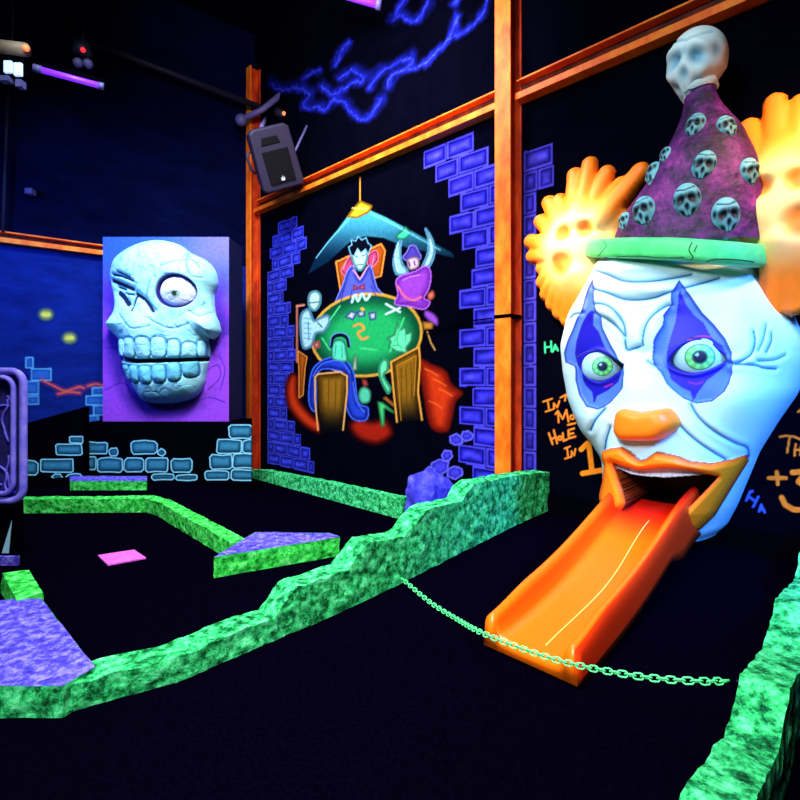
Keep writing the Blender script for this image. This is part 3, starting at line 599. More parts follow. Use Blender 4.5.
# ================================================================== CLOWN
TC = 6.95
def side(pts, p): r = sorted([at_p(u, v, p)[::-1] for u, v in pts]); return np.array([a for a, _ in r]), np.array([b for _, b in r])
zL, tL = side([(596, 256), (586, 280), (571, 312), (562.5, 345), (565, 372), (571, 402), (580, 428), (591, 444), (599, 455), (601, 470), (600, 500), (604, 522), (622, 548)], .38)
zR, tR = side([(757, 262), (771, 285), (785, 314), (799, 340), (801, 360), (792, 395), (775, 425), (760, 455), (748, 485), (736, 515), (724, 538), (706, 550)], .36)
zs = np.linspace(.22, 2.55, 400); na = 380
def smooth1(y, n=15): k = np.ones(n)/n; return np.convolve(np.pad(y, n//2, 'edge'), k, 'valid')
TL = smooth1(np.interp(zs, zL, tL))-np.interp(zs, [.3, .9, 1.3, 2.0, 2.5], [.03, .03, .10, .12, .05]); TR = smooth1(np.interp(zs, zR, tR))+np.interp(zs, [.2, .9, 1.4, 2.4], [-.06, -.05, .0, .03])
DP = np.interp(zs, [.22, .5, 1.15, 1.7, 2.2, 2.55], [.60, .76, .82, .78, .70, .62])
A = np.linspace(-1, 1, na)*math.pi/2
mid_t = (TL+TR)/2; hw = (TR-TL)/2
sa = np.sin(A); tt = mid_t[:, None]+hw[:, None]*sa[None, :]
pb = DP[:, None]*np.clip(1-np.abs(sa)**2.6, 0, 1)[None, :]**.5
zz = np.repeat(zs[:, None], na, 1)
base = W(tt, pb, zz).reshape(-1, 3); cv = Canvas(px(base), (196, 236, 250)); fcs = grid_faces(len(zs), na)
dp = np.zeros(len(base)); Pp = cv.P
g = lambda u, v, ru, rv=None: np.exp(-((Pp[:, 0]-u)/ru)**2-((Pp[:, 1]-v)/(rv or ru))**2)
# big forms
dp += .05*g(745, 325, 26, 40)+.07*g(742, 400, 30, 26)+.04*g(589, 418, 12, 18)+.06*g(640, 390, 24, 30)+.05*g(612, 313, 12, 10)+.05*g(690, 300, 30, 12)*.5
dp += .05*g(640, 268, 40, 7)+.045*g(650, 290, 40, 6)+.05*g(655, 330, 8, 16)+.03*g(634, 330, 8, 14)
dp -= .05*g(640, 352, 10, 7)
# creases
CR = [[(596, 270.5), (607, 274.6), (620, 280), (634.5, 282), (654, 281), (673.5, 278), (691, 274.5)], [(594, 289), (607, 293), (623, 299), (638, 300), (654, 298), (667, 294), (683, 289), (702.5, 283), (719, 278)],
      [(594.7, 303.5), (605, 304.7), (615, 310), (622, 320), (625.5, 330), (625.5, 343), (627, 350), (633, 348.5), (640, 346)], [(642.6, 345), (644, 333), (647.5, 323), (655.6, 313.6), (665, 307), (672, 305)],
      [(595.5, 313.6), (605, 317.7), (615, 325), (625, 336)], [(570, 317.7), (574, 314), (582.5, 313)], [(754.5, 331.5), (756, 341), (753, 352.6), (746, 359), (735, 364), (727, 362)],
      [(735, 364), (756, 365.6), (764, 368), (775.6, 369)], [(759, 361), (774, 360), (785, 355)], [(759, 351), (764, 339.6), (766.7, 325)], [(766.7, 352.6), (771.6, 341), (771.6, 333)],
      [(691, 405), (699, 418), (715, 432), (735, 443), (746.5, 447.5), (748.7, 456.5)], [(674.5, 416), (683.5, 429.5), (701.5, 445), (726, 460)], [(605, 409), (597, 419), (591.5, 430)], [(610, 427), (606, 440), (604.5, 450)], [(647.5, 361), (657, 367)]]
for i, L in enumerate(CR):
    L = crom(L, 6); dd = dist_line(Pp, L); dp -= .013*np.exp(-(dd/2.0)**2); dp += .006*np.exp(-((dd-5)/3.5)**2)
    w = 1.0 if i not in (8, 9, 10, 15) else .5
    cv.stroke(None, L, w, (58, 130, 176), glow=2.2, gcol=(150, 200, 232)); I = cv.sel(L, 8); di = dist_line(Pp[I], L)
    kk = (.55*np.exp(-(di/2.2)**2))[:, None]; cv.c[I] = cv.c[I]*(1-kk)+np.array((96, 168, 214.))*kk; cv.stroke(None, L, w+.3, (22, 84, 140))
# eye make-up
LO = [(592.6, 280.3), (594, 289), (593.5, 302), (597, 312), (602, 318.5), (602, 328), (610, 344.5), (621.5, 364), (625, 364), (625, 374), (624, 388), (621.5, 391), (610, 403), (599, 409), (588, 406), (580, 395), (576, 380), (576, 370), (575, 366), (566, 362), (564.6, 352.6), (568, 341), (573, 330), (577.6, 318.5), (582.5, 310), (585, 299), (588, 291)]
LI = [(591, 311), (586.6, 315), (581, 325), (576, 341), (574.4, 354), (577, 364), (582.5, 372), (582.5, 380), (585, 385), (592, 392), (594, 402), (596, 395.5), (607, 390), (618, 381.6), (624, 365.6), (615, 359), (603.6, 348), (597, 331.5), (591.4, 325), (593, 312)]
RO = [(679.7, 281), (691, 296), (702.5, 313.6), (714, 325), (726, 339.6), (732, 352.6), (732.6, 362.4), (733, 372), (730, 383.5), (726, 391), (713, 400.7), (697, 403), (683.5, 398), (673, 389), (668, 384), (662, 372), (655.6, 365.6), (653, 356), (655.6, 341), (664, 325), (664.6, 315), (672.7, 304), (672.7, 294), (676.5, 289)]
RI = [(680.6, 291), (686, 305.5), (692.7, 315), (702.5, 323), (710.6, 338), (722, 346), (727, 357.5), (726, 364), (717, 372), (706, 380), (701, 387), (697, 392), (693, 400), (690, 391), (681, 387), (671, 379), (667, 364), (667, 351), (670, 338), (675, 322), (678, 307)]
LE = [(584, 365), (589, 357), (597, 353.5), (606, 357), (613, 361), (622, 365.6), (615, 372), (606, 377.5), (597, 379.5), (587, 374)]
RE = [(670, 361), (680, 349), (691, 344), (702.5, 345), (714, 351), (724, 359), (712, 365.6), (694, 371), (678, 368)]
for O_, I_, E_ in ((LO, LI, LE), (RO, RI, RE)):
    cv.poly(None, O_, (70, 110, 222), 0, outline=(34, 54, 160), ow=1.0); cv.poly(None, I_, (20, 15, 172), 0, outline=(24, 20, 150), ow=.8)
    dO = sdf_poly(Pp, O_); dE = sdf_poly(Pp, crom(E_, 4, True)); dI = sdf_poly(Pp, I_)
    dp -= .02*sstep(1, -3, dO); dp += .012*np.exp(-((dE-4)/2.)**2); dp -= .14*sstep(2.0, -1.5, dE)
    cv.stroke(None, list(crom(E_, 4, True))+[E_[0]], 4.6, (14, 12, 92))
    cv.poly('eye_socket', E_, (20, 20, 70), 4, outline=(14, 18, 84), ow=2.9)
cv.stroke(None, [(688, 340), (699, 336), (711, 337)], 1.7, (150, 30, 110), 4); cv.stroke(None, [(688, 382), (696, 384), (702, 382)], 1.5, (130, 24, 130), 4); cv.stroke(None, [(604, 387), (612, 384)], 1.6, (160, 30, 150))
cv.stroke(None, [(668, 345), (676, 341), (689, 338), (703, 339), (716, 345), (727, 354)], 1.4, (30, 26, 90), 4); cv.stroke(None, [(576, 357), (584, 352), (594, 350)], 1.2, (60, 60, 150), 4)
# lips, teeth, mouth
UL = [(604, 451), (612, 448), (623, 447), (631, 451.5), (641, 459.6), (646, 459.6), (657, 452), (667, 453), (680, 456), (692.5, 461), (713, 463), (733, 459), (747, 454.5), (749, 460), (742, 471), (726, 497), (715, 515), (701.5, 528), (686, 533),
      (684, 520), (686, 510), (695, 501.5), (710.5, 486), (719.5, 476), (692.5, 470), (670, 468), (654, 468.6), (641, 469.7), (626, 466), (615, 462.5), (620, 476), (625, 490.5), (628, 502), (623, 512), (612, 517), (603, 510), (600, 497), (604, 481), (605.5, 465), (603, 458)]
MO = [(610, 459), (626, 463), (641, 466), (654, 465), (670, 464), (692.5, 466), (725, 472), (715, 490), (700, 505), (690, 514), (689, 524), (689, 542), (620, 542), (614, 514), (622, 508), (624, 502), (621, 490), (616, 476)]
TE = [(614, 461), (626, 463), (641, 466), (670, 465), (692.5, 467), (721, 474), (700, 475.5), (680, 477), (664, 478), (647.5, 477), (631, 475), (618, 469)]
cv.poly('mouth_interior', MO, (16, 3, 8), 0, outline=None); dM = sdf_poly(Pp, MO); pbf = pb.reshape(-1)
cut = sstep(.6, -.8, dM); dp = dp*(1-cut)-(pbf-.12)*cut*.9
cv.poly('upper_teeth', TE, (214, 220, 246), 0); dT = sdf_poly(Pp, TE)
for u in (627, 637, 648, 659, 670, 681, 692, 702): cv.stroke(None, [(u, 466), (u+1, 478)], .6, (150, 150, 206))
dp = np.where(dT < .2, -.015-.02*np.clip(-dT, 0, 3)/3, dp)
OUT = (255, 132, 16)
cv.poly('lips', UL, OUT, 0, edge=(246, 96, 10), ew=5, outline=(150, 60, 20), ow=.7); dU = sdf_poly(Pp, UL)
lipm = dU < .3
dp = np.where(lipm, .03+.055*np.sqrt(np.clip(-dU/6, 0, 1)), dp)
# underside of the upper face
hp = thing('clown_head', 'giant white clown head in purple skull hat mounted on the black wall', 'sculpture', Wp(TC, .3, .2))
fin = base+dp[:, None]*np.array([N[0], N[1], 0])
parts = emit_parts(cv, fin, fcs, hp, M['relief'], {'lips': 'orange lips around the open mouth'}, skip0=False, smooth=True, deep=('mouth_interior', (22, 4, 8)))
parts['body'].name = 'face'; parts['body'].data.name = 'face'
# chin cap
n0 = [i for i in range(na)]
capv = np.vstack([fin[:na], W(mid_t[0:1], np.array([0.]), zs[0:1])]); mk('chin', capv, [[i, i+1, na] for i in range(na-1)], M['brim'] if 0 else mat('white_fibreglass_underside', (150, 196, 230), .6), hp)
# eyeballs
def surf_p(u, v):
    i = np.argmin((Pp[:, 0]-u)**2+(Pp[:, 1]-v)**2); return pbf[i]
def eyeball(u, v, ru, ri, rp, look):
    p = surf_p(u, v)-.005; t, z = at_p(u, v, p); Y = Wp(t, p, z)[1]; r = ru*Y/F
    pc = p-r*.88; tcx, zc = at_p(u, v, p-r*.15); c = np.array(Wp(tcx, pc, zc))
    f = np.array([-c[0], -c[1], EYE-c[2]]); f = f/np.linalg.norm(f); f = f+np.array(look); f /= np.linalg.norm(f)
    x = np.cross(f, [0, 0, 1]); x /= np.linalg.norm(x); y = np.cross(x, f); n, m = 64, 40; V = []; colr = []
    for i in range(m+1):
        for k in range(n):
            th = math.pi*.62*i/m; ph = 2*math.pi*k/n
            V.append(c+r*(f*math.cos(th)+x*math.sin(th)*math.cos(ph)+y*math.sin(th)*math.sin(ph)))
            q = r*math.sin(th)*F/Y
            if q < rp: cc = (10, 24, 60)
            elif q < rp+1.2: cc = (30, 120, 96)
            elif q < ri-1.3: cc = np.array((120, 240, 140))*(.9+.1*math.cos(ph*9))
            elif q < ri: cc = (20, 110, 84)
            else: cc = (160, 212, 238)
            if math.hypot(q*math.cos(ph)-rp*.4, q*math.sin(ph)-rp*.4) < rp*.3: cc = (120, 190, 210)  # pale highlight painted into the pupil
            colr.append(cc)
    f4 = [[i*n+k, (i+1)*n+k, (i+1)*n+(k+1) % n, i*n+(k+1) % n] for i in range(m) for k in range(n)]
    mk('eyeball', V, f4, M['relief'], hp, True, lin(np.array(colr, float)), label='green iris eyeball')
eyeball(596.5, 366.5, 20, 10, 4.4, (0, 0, .02)); eyeball(694.5, 357, 27, 13.2, 6, (0, 0, .02))
# nose: rounded bar
NO = crom([(611, 427), (614, 412), (623, 408.5), (641, 411), (664, 408), (672, 413), (677, 424), (670, 434), (657, 441), (641, 442), (620, 441), (612.6, 435)], 6, True)
cn = NO.mean(0); pN = surf_p(*cn)-.03; V = []; f4 = []; m = 14; n = len(NO)
ctr = at_p(cn[0], cn[1], pN+.12)
for i in range(m+1):
    a = math.pi/2*i/m; s = math.cos(a)**.42 if i < m else 0.001; h = -.04+.24*math.sin(a)
    for (u, v) in NO:
        t, z = at_p(u, v, pN+.10); t = ctr[0]+(t-ctr[0])*s; z = ctr[1]+(z-ctr[1])*s; V.append(Wp(t, pN+h, z))
for i in range(m):
    for k in range(n): f4.append([i*n+k, i*n+(k+1) % n, (i+1)*n+(k+1) % n, (i+1)*n+k])
mk('nose', V, f4, mat('orange_nose_paint', (255, 126, 20), .42), hp, label='squashed orange nose')
# hat
HL = [(611.5, 238), (626, 204), (643, 181), (660, 155), (676, 126), (684, 103), (685, 88)]; HR = [(763, 240), (764.5, 194), (756, 164), (742, 135), (725, 112), (717, 95), (715, 84)]
def prof(L): L = crom(L, 8); return L
lv = prof(HL); rv = prof(HR); vv = np.linspace(252, 86, 70); rings = []
lo = np.argsort(lv[:, 1]); ro = np.argsort(rv[:, 1])
V = []; n = 72; frac = []
for v in vv:
    ul = np.interp(v, lv[lo, 1], lv[lo, 0]) if v < 238 else 611.5-(v-238)*.45; ur = np.interp(v, rv[ro, 1], rv[ro, 0])
    z = at_p((ul+ur)/2, v, .42)[1]; t0_, t1_ = at_p(ul, v, .42)[0], at_p(ur, v, .42)[0]; t = (t0_+t1_)/2; r = (t1_-t0_)/2
    for k in range(n):
        a = 2*math.pi*k/n; V.append(Wp(t+r*math.cos(a), .42+(.66+.19*float(sstep(.5, .25, r)))*r*math.sin(a), z))
f4 = [[i*n+k, i*n+(k+1) % n, (i+1)*n+(k+1) % n, (i+1)*n+k] for i in range(len(vv)-1) for k in range(n)]
V = [(x+.012*noise.noise(Vector((x*6, y*6, z*6))), y, z) for x, y, z in V]
hat = mk('hat', V, f4, M['hat'], hp)
hbv = BVHTree.FromPolygons([Vector(q) for q in V], f4)
# skull shapes
def skull(res=(56, 44)):
    n, m = res; V = []; c = []
    g3 = lambda d, q, s: math.exp(-((d-Vector(q).normalized()).length/s)**2)
    for i in range(m+1):
        for k in range(n):
            th = math.pi*i/m; ph = 2*math.pi*k/n; d = Vector((math.sin(th)*math.sin(ph), -math.sin(th)*math.cos(ph), math.cos(th)))
            r = 1.0; dk = 0
            for s in (-1, 1):
                dx = d.x-s*.40; dz = d.z-.06; ca, sn = math.cos(.5), math.sin(.5)*s
                e = math.exp(-((dx*ca-dz*sn)/.27)**2-((dx*sn+dz*ca)/.17)**2)*(d.y < 0); r -= .30*e; dk = max(dk, min(1, e*1.25))
                b = math.exp(-((dx*ca-dz*sn)/.34)**2-((dx*sn+dz*ca-.27)/.12)**2)*(d.y < 0); r += .12*b
                r += .13*g3(d, (s*.62, -.8, -.30), .2)
                e = g3(d, (s*.52, -.80, -.62), .16); r -= .10*e; dk = max(dk, .75*e)
                e = g3(d, (s*.85, -.45, .12), .17); r -= .06*e; dk = max(dk, .6*e)
                e = math.exp(-((d.z-.55-.2*abs(d.x))/.035)**2)*(d.y < -.3); r -= .03*e; dk = max(dk, .55*e)
            e = math.exp(-(d.x/.13)**2-((d.z+.30)/.13)**2)*(d.y < 0); r -= .16*e; dk = max(dk, e)
            e = math.exp(-(d.x/.04)**2-((d.z-.2)/.16)**2)*(d.y < 0); dk = max(dk, .5*e)
            x, y, z = d.x*.80*r, d.y*.95*r, d.z*r
            if z > .1: z = .1+(z-.1)*.74
            if z < -.25:
                q = min(1, (-.25-z)/.55); x *= 1-.40*q; y = y*(1-.22*q) if y < 0 else y*(1-.5*q); z *= 1+.08*q
                if d.y < -.1:
                    zb_ = abs(z+.72); w = math.exp(-(zb_/.17)**2)
                    y -= .05*w*(abs(math.sin(x*17))-.3); dk = max(dk, .9*math.exp(-((z+.72)/.028)**2)*(d.y < -.3), .45*w*(abs(math.sin(x*17)) < .2))
            V.append((x, y, z)); c.append(dk)
    f = [[i*n+k, (i+1)*n+k, (i+1)*n+(k+1) % n, i*n+(k+1) % n] for i in range(m) for k in range(n)]
    return np.array(V), f, np.array(c)
SV, SF, SD = skull()
def put_skull(name, c, fwd, up, s, light, dark, parent, amt=1.0, flat=1.0, lab=None, tall=1.0):
    f = Vector(fwd).normalized(); x = (-f).cross(Vector(up)).normalized()*-1; x = f.cross(Vector(up)).normalized()*-1; u = x.cross(-f).normalized() if False else f.cross(x).normalized()*1
    if u.dot(Vector(up)) < 0: u = -u
    x = u.cross(f).normalized()
    Bm = np.array([x, -f, u]); V = np.array(c)+(SV*np.array([1, flat, tall])*s)@Bm
    k = np.clip(SD*amt, 0, 1)[:, None]**.8; cc = np.array(light, float)*(1-k)+np.array(dark, float)*k
    return mk(name, V, SF, M['relief'], parent, True, lin(cc), label=lab)
sp = [(695, 125, 10.5, .12), (727, 126, 10, -.3), (704, 165, 12, .25), (750, 171, 11, -.25), (687, 200, 14, -.1), (644, 211, 13, -.2), (726, 215, 14.5, -.12), (653, 173, 10.5, -.5), (662, 155, 8, -.5), (620, 221, 8, -.3)]
for (u, v, r, roll) in sp:
    hit = None; uu = u
    for _ in range(12):
        dvec = Vector(ray(uu, v)).normalized(); loc, nor, idx, dist = hbv.ray_cast(Vector((0, 0, EYE)), dvec)
        if loc is not None: break
        uu += (690-uu)*.06
    if loc is None: continue
    if nor.dot(dvec) > 0: nor = -nor
    up = Vector((0, 0, 1))+Vector((T[0], T[1], 0))*roll
    put_skull('skull_ornament', np.array(loc-nor*.012), nor+Vector((0, 0, -.25)), up, r*loc.y/F*1.12, (104, 176, 196), (4, 8, 20), hat, 1.9, .7, 'pale teal skull ornament', 1.42)
t, z = at_p(697, 62, .42); c = Wp(t, .42, z)
put_skull('topknot_skull', c, (-.80, -.60, -.28), (.16, -.1, 1), 33*c[1]/F, (222, 238, 240), (96, 150, 180), hat, .95, 1.0, 'white skull on the hat tip', 1.22)
t1, z1 = at_p(700, 90, .42); MB().tube([Wp(t1, .42, z1-.01), Wp(t1-.01, .42, z1+.09)], [.125, .11], 24).build('collar', M['relief'] if 0 else mat('pale_skull_neck', (206, 228, 234), .55), hat, True)
# brim
BR = [(587, 249, .12), (589, 248.5, .3), (600, 248, .50), (622, 248, .68), (650, 248.5, .78), (680, 249.5, .80), (710, 252, .77), (738, 254.5, .66), (756, 256, .48), (764, 257, .28), (766, 257, .10)]
pts = crom([Wp(*((lambda q: (q[0], p, q[1]))(at_p(u, v, p)))) for u, v, p in BR], 7)
q = MB(); n = 18; V = []; f4 = []
for i, p in enumerate(pts):
    tg = pts[min(i+1, len(pts)-1)]-pts[max(i-1, 0)]; tg /= np.linalg.norm(tg); o = np.cross(tg, [0, 0, 1]); o /= np.linalg.norm(o); e = min(1, .45+.55*math.sin(math.pi*i/(len(pts)-1))**.35)
    hh = .080*(np.interp(i/len(pts), [0, .06, .15, 1], [.35, .75, 1.0, .98]))
    for k in range(n):
        a = 2*math.pi*k/n; ca, sa_ = math.cos(a), math.sin(a); ca = np.sign(ca)*abs(ca)**.6; sa_ = np.sign(sa_)*abs(sa_)**.6
        V.append(p+o*ca*.06*e+np.array([0, 0, 1])*sa_*hh)
for i in range(len(pts)-1):
    for k in range(n): f4.append([i*n+k, i*n+(k+1) % n, (i+1)*n+(k+1) % n, (i+1)*n+k])
f4 += [list(range(n)), [(len(pts)-1)*n+k for k in range(n)][::-1]]
br = mk('brim', V, f4, M['brim'], hat, label='rolled green hat brim')
bvb = BVHTree.FromPolygons([Vector(q) for q in V], f4)
def on_brim(L):
    out = []
    for u, v in crom(L, 4):
        l, no, i_, d_ = bvb.ray_cast(Vector((0, 0, EYE)), Vector(ray(u, v)).normalized())
        if l is not None: out.append(l-Vector(ray(u, v)).normalized()*.002)
    return out
for L in ([(603, 240), (606, 246), (598, 256)], [(616, 257), (640, 256), (660, 258), (684, 257)], [(692, 242), (689, 250), (693, 257), (690, 260)], [(697, 245), (694, 252)], [(706, 262), (716, 259), (740, 260), (754, 262)]):
    L = on_brim(L)
    if len(L) > 2: MB().tube(L, .0035, 6).build('painted_crack', M['brim_line'], br, True)
# hair
def hair(tips, dimples, cent, pc, depth, mirror=False):
    """lumpy sponge tuft: smooth height over the wall from merged fingers"""
    tips3 = [at_p(u, v, pc) for u, v in tips]; c = at_p(*cent, pc); dm = [at_p(u, v, pc)+(r,) for u, v, r in dimples]
    if mirror: f = lambda t: 2*TC-t
    else: f = lambda t: t
    tips3 = [(f(t), z) for t, z in tips3]; c = (f(c[0]), c[1]); dm = [(f(t), z, r) for t, z, r in dm]
    return tips3, c, dm
def hair_mesh(tips3, c, dm, pc, depth, fr=.074):
    a = np.array(tips3); lo = a.min(0)-.2; hi = a.max(0)+.2; lo = np.minimum(lo, np.array(c)-.5); hi = np.maximum(hi, np.array(c)+.5)
    cell = .0125; t = np.arange(lo[0], hi[0], cell); z = np.arange(lo[1], hi[1], cell); Tm, Zm = np.meshgrid(t, z); P2 = np.stack([Tm.ravel(), Zm.ravel()], 1)
    h = np.zeros(len(P2)); cc = np.array(c)
    core = np.linalg.norm((P2-cc), axis=1); Rc = np.mean(np.linalg.norm(a-cc, axis=1))*.66
    hs = [np.sqrt(np.clip(1-(core/Rc)**2, 0, 1))*depth]
    col = np.zeros(len(P2))
    for q in a:
        dv = q-cc; L = np.linalg.norm(dv); st = cc+dv*.35
        e = q-st; w = P2-st; k = np.clip((w@e)/(e@e), 0, 1); dd = np.linalg.norm(w-k[:, None]*e, axis=1); r = fr*(1.25-.35*k)*min(1.15, L/.45+.3)
        hs.append(np.sqrt(np.clip(1-(dd/r)**2, 0, 1))*r*1.0+(dd < r)*(depth*.55*(1-k)+.02))
    H = np.max(np.array(hs), 0); s = np.array(hs); ks = 40.0
    H2 = np.where(H > 0, np.log(np.sum(np.exp(ks*s), 0))/ks-math.log(len(s))/ks*.0, 0); base_off = np.log(len(s))/ks
    H2 = np.where(H > 0, np.maximum(H2-base_off*.6, H*.8), 0)
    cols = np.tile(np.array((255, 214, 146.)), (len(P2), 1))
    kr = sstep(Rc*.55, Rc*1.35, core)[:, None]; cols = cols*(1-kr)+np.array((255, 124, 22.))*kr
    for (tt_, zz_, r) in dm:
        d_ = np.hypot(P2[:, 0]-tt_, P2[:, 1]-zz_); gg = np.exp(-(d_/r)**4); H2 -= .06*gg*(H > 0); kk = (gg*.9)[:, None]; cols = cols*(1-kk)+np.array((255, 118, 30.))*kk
    inside = H > 0; H2 = np.maximum(H2, 0)
    V = W(P2[:, 0], np.where(inside, pc-depth*.3+H2, pc-depth*.3-.02), P2[:, 1]); fcx = grid_faces(len(z), len(t)); keep = inside[fcx].any(1); fcx = fcx[keep]
    nb = len(V); Vb_ = W(P2[:, 0], np.where(inside, pc-depth*.3-.6*H2, pc-depth*.3-.02), P2[:, 1])   # rounded back
    allf = np.vstack([fcx, fcx[:, ::-1]+nb]); allv = np.vstack([V, Vb_]); allc = np.vstack([cols, cols]); u, inv = np.unique(allf, return_inverse=True)
    # weld the rim: verts outside the tuft share place front/back
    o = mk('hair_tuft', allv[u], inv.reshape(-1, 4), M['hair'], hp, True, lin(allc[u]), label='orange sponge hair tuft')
    bm = bmesh.new(); bm.from_mesh(o.data); bmesh.ops.remove_doubles(bm, verts=bm.verts, dist=.0005); bm.to_mesh(o.data); bm.free()
    m_ = o.modifiers.new('soft', 'SMOOTH'); m_.factor = .6; m_.iterations = 5
    return o
TIPS = [(637, 168), (618, 182), (603, 171), (586, 162), (571, 173), (556, 199), (545, 201), (537, 220), (527, 240), (529, 255), (539, 267), (539, 281), (543, 293), (549, 303), (556, 312), (564, 319), (576, 322), (590, 328), (620, 250), (618, 215)]
DIM = [(570, 236, .07), (568, 267, .105), (592, 232, .07)]
a_ = hair(TIPS, DIM, (580, 250), .22, .30); hair_mesh(*a_, .22, .30)
b_ = hair(TIPS, DIM, (580, 250), .22, .30, True); hair_mesh(*b_, .34, .34)

# ================================================================== SLIDE
sl = thing('slide', 'orange plastic slide like a tongue running out of the clown mouth to the floor', 'slide', Wp(6.94, 1.7, .08))
prp = np.linspace(.42, 2.42, 60)
def sz(p): return np.interp(p, [.4, .6, .8, 1.0, 1.3, 1.6, 1.9, 2.2, 2.4, 2.55], [.50, .475, .435, .375, .285, .205, .145, .105, .09, .085])
zc_ = smooth1(sz(prp), 9)
def slide_sec(wd, rail, skirt):   # (t, z) loop: inner surface left to right, then outer
    hw_ = wd/2
    return [(-hw_-.055, skirt), (-hw_-.05, rail*.55), (-hw_-.035, rail), (-hw_-.015, rail+.008), (-hw_+.004, rail-.012), (-hw_+.016, rail*.5), (-hw_+.04, .018), (-hw_+.09, 0), (0, -.004), (hw_-.09, 0), (hw_-.04, .018), (hw_-.016, rail*.5), (hw_-.004, rail-.012), (hw_+.015, rail+.008), (hw_+.035, rail), (hw_+.05, rail*.55), (hw_+.055, skirt)]
V = []; cs = []; 
for p, zc in zip(prp, zc_):
    fl = floor_z(*Wp(6.9, p, 0)[:2]); end = sstep(2.0, 2.5, p); rail = .145*(1-end*.35); tcen = 6.945+.0*p
    wd = .44-.02*sstep(1.0, 2.4, p); sk_ = max(-.07, fl+.012-zc)
    if p < 1.2: sk_ = -.07-.13*sstep(1.15, .8, p)
    for (dt, dz) in crom(slide_sec(wd, rail, sk_), 3):
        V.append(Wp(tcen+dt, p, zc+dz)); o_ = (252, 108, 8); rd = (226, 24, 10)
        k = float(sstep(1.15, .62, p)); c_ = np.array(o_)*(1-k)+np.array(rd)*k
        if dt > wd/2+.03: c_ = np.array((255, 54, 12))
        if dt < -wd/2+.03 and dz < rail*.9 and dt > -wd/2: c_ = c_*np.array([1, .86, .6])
        cs.append(c_)
n = len(V)//len(prp); f4 = [[i*n+k, i*n+k+1, (i+1)*n+k+1, (i+1)*n+k] for i in range(len(prp)-1) for k in range(n-1)]
# front lip of the slide
b = (len(prp)-1)*n; lipn = len(V)
for k in range(n): x, y, z = V[b+k]; tq, pq = tp(x, y); V.append(Wp(tq, pq+.012, max(.02+floor_z(x, y), min(z-.05, .02+floor_z(x, y))))); cs.append((252, 108, 8))
f4 += [[b+k, b+k+1, lipn+k+1, lipn+k] for k in range(n-1)]
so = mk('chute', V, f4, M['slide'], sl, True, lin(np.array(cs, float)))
sm = so.modifiers.new('thick', 'SOLIDIFY'); sm.thickness = .006
MB().tube([Wp(6.945+.05+.012*math.sin(p*5), p, float(np.interp(p, prp, zc_))+.002) for p in np.linspace(.8, 2.32, 40)], .0034, 8).build('glint', M['glint'], sl, True, label='modelled pale highlight line down the chute')  # thin pale tube modelling the specular highlight along the chute

# ================================================================== ROCK BORDERS
def resample(P_, step):
    P_ = np.array(P_, float); L = np.linalg.norm(np.diff(P_[:, :2], axis=0), axis=1); L = np.maximum(L, np.abs(np.diff(P_[:, 2]))*.8); s = np.concatenate([[0], np.cumsum(L)])
    m_ = max(2, int(s[-1]/step)); x = np.linspace(0, s[-1], m_); x = np.unique(np.concatenate([x, s])); return np.stack([np.interp(x, s, P_[:, i]) for i in range(P_.shape[1])], 1)
def rock(name, path, th, material, label, cat='border', amp=.012, bulge=.0, parent=None, step=.035, group=None):
    """path: (x, y, top, bottom) along the visible face; the body lies th behind it (left of the walking direction)"""
    R_ = resample(path, step); d_ = np.gradient(R_[:, :2], axis=0); d_ /= np.linalg.norm(d_, axis=1)[:, None]+1e-9; nl = np.stack([-d_[:, 1], d_[:, 0]], 1)
    nv, nt = 10, 6; V = []; m_ = 2*nv+nt+1
    for (x, y, zt_, zb_), nn in zip(R_, nl):
        sec = [(0, zb_+(zt_-zb_)*k/nv) for k in range(nv)]+[(th*k/nt, zt_) for k in range(nt+1)]+[(th, zt_-(zt_-zb_)*(k+1)/nv) for k in range(nv)]
        for (o_, z_) in sec:
            q_ = Vector((x+nn[0]*o_, y+nn[1]*o_, z_)); j_ = noise.noise_vector(q_*9)*amp+noise.noise_vector(q_*28)*amp*.6
            if z_ < zb_+.02: j_.z = 0
            V.append(tuple(q_+j_))
    k_ = len(R_); f_ = [[i*m_+j, i*m_+j+1, (i+1)*m_+j+1, (i+1)*m_+j] for i in range(k_-1) for j in range(m_-1)]
    f_ += [list(range(m_))[::-1], [(k_-1)*m_+j for j in range(m_)]]
    f_ = [q_[::-1] for q_ in f_]
    o = mk(name, V, f_, material, parent, False)
    bm = bmesh.new(); bm.from_mesh(o.data); bmesh.ops.recalc_face_normals(bm, faces=bm.faces); bm.to_mesh(o.data); bm.free()
    if parent is None: tag(o, label, cat, group)
    return o
# long stepped border: profile measured on its right-hand face
def hedge_pts(L, t): return [at_t(u, v, t) for u, v in L]
TOP = [(60, 688), (100, 672), (165, 648), (225, 624), (262, 612), (268, 603), (281, 585), (288, 580), (334, 566), (339, 560), (351, 543), (357, 538), (392, 533), (400, 524), (412, 509), (418, 506), (450, 498), (456, 488), (463, 481), (505, 474), (551, 467)]
path = []
q_ = at_z(63, 714, 0); path.append((q_[0], q_[1], EYE-(687-CV)/F*q_[1], -.01))
for p, z in hedge_pts(TOP[2:], T_HEDGE-.13):
    q_ = Wp(T_HEDGE, max(p, .03), 0); path.append((q_[0], q_[1], z, (floor_z(*Wp(T_HEDGE+.05, p, 0)[:2])-.01)))
rock('rock_border', path, .17, M['rock_green'], 'long stepped green rock border from the front left corner to the orange column')
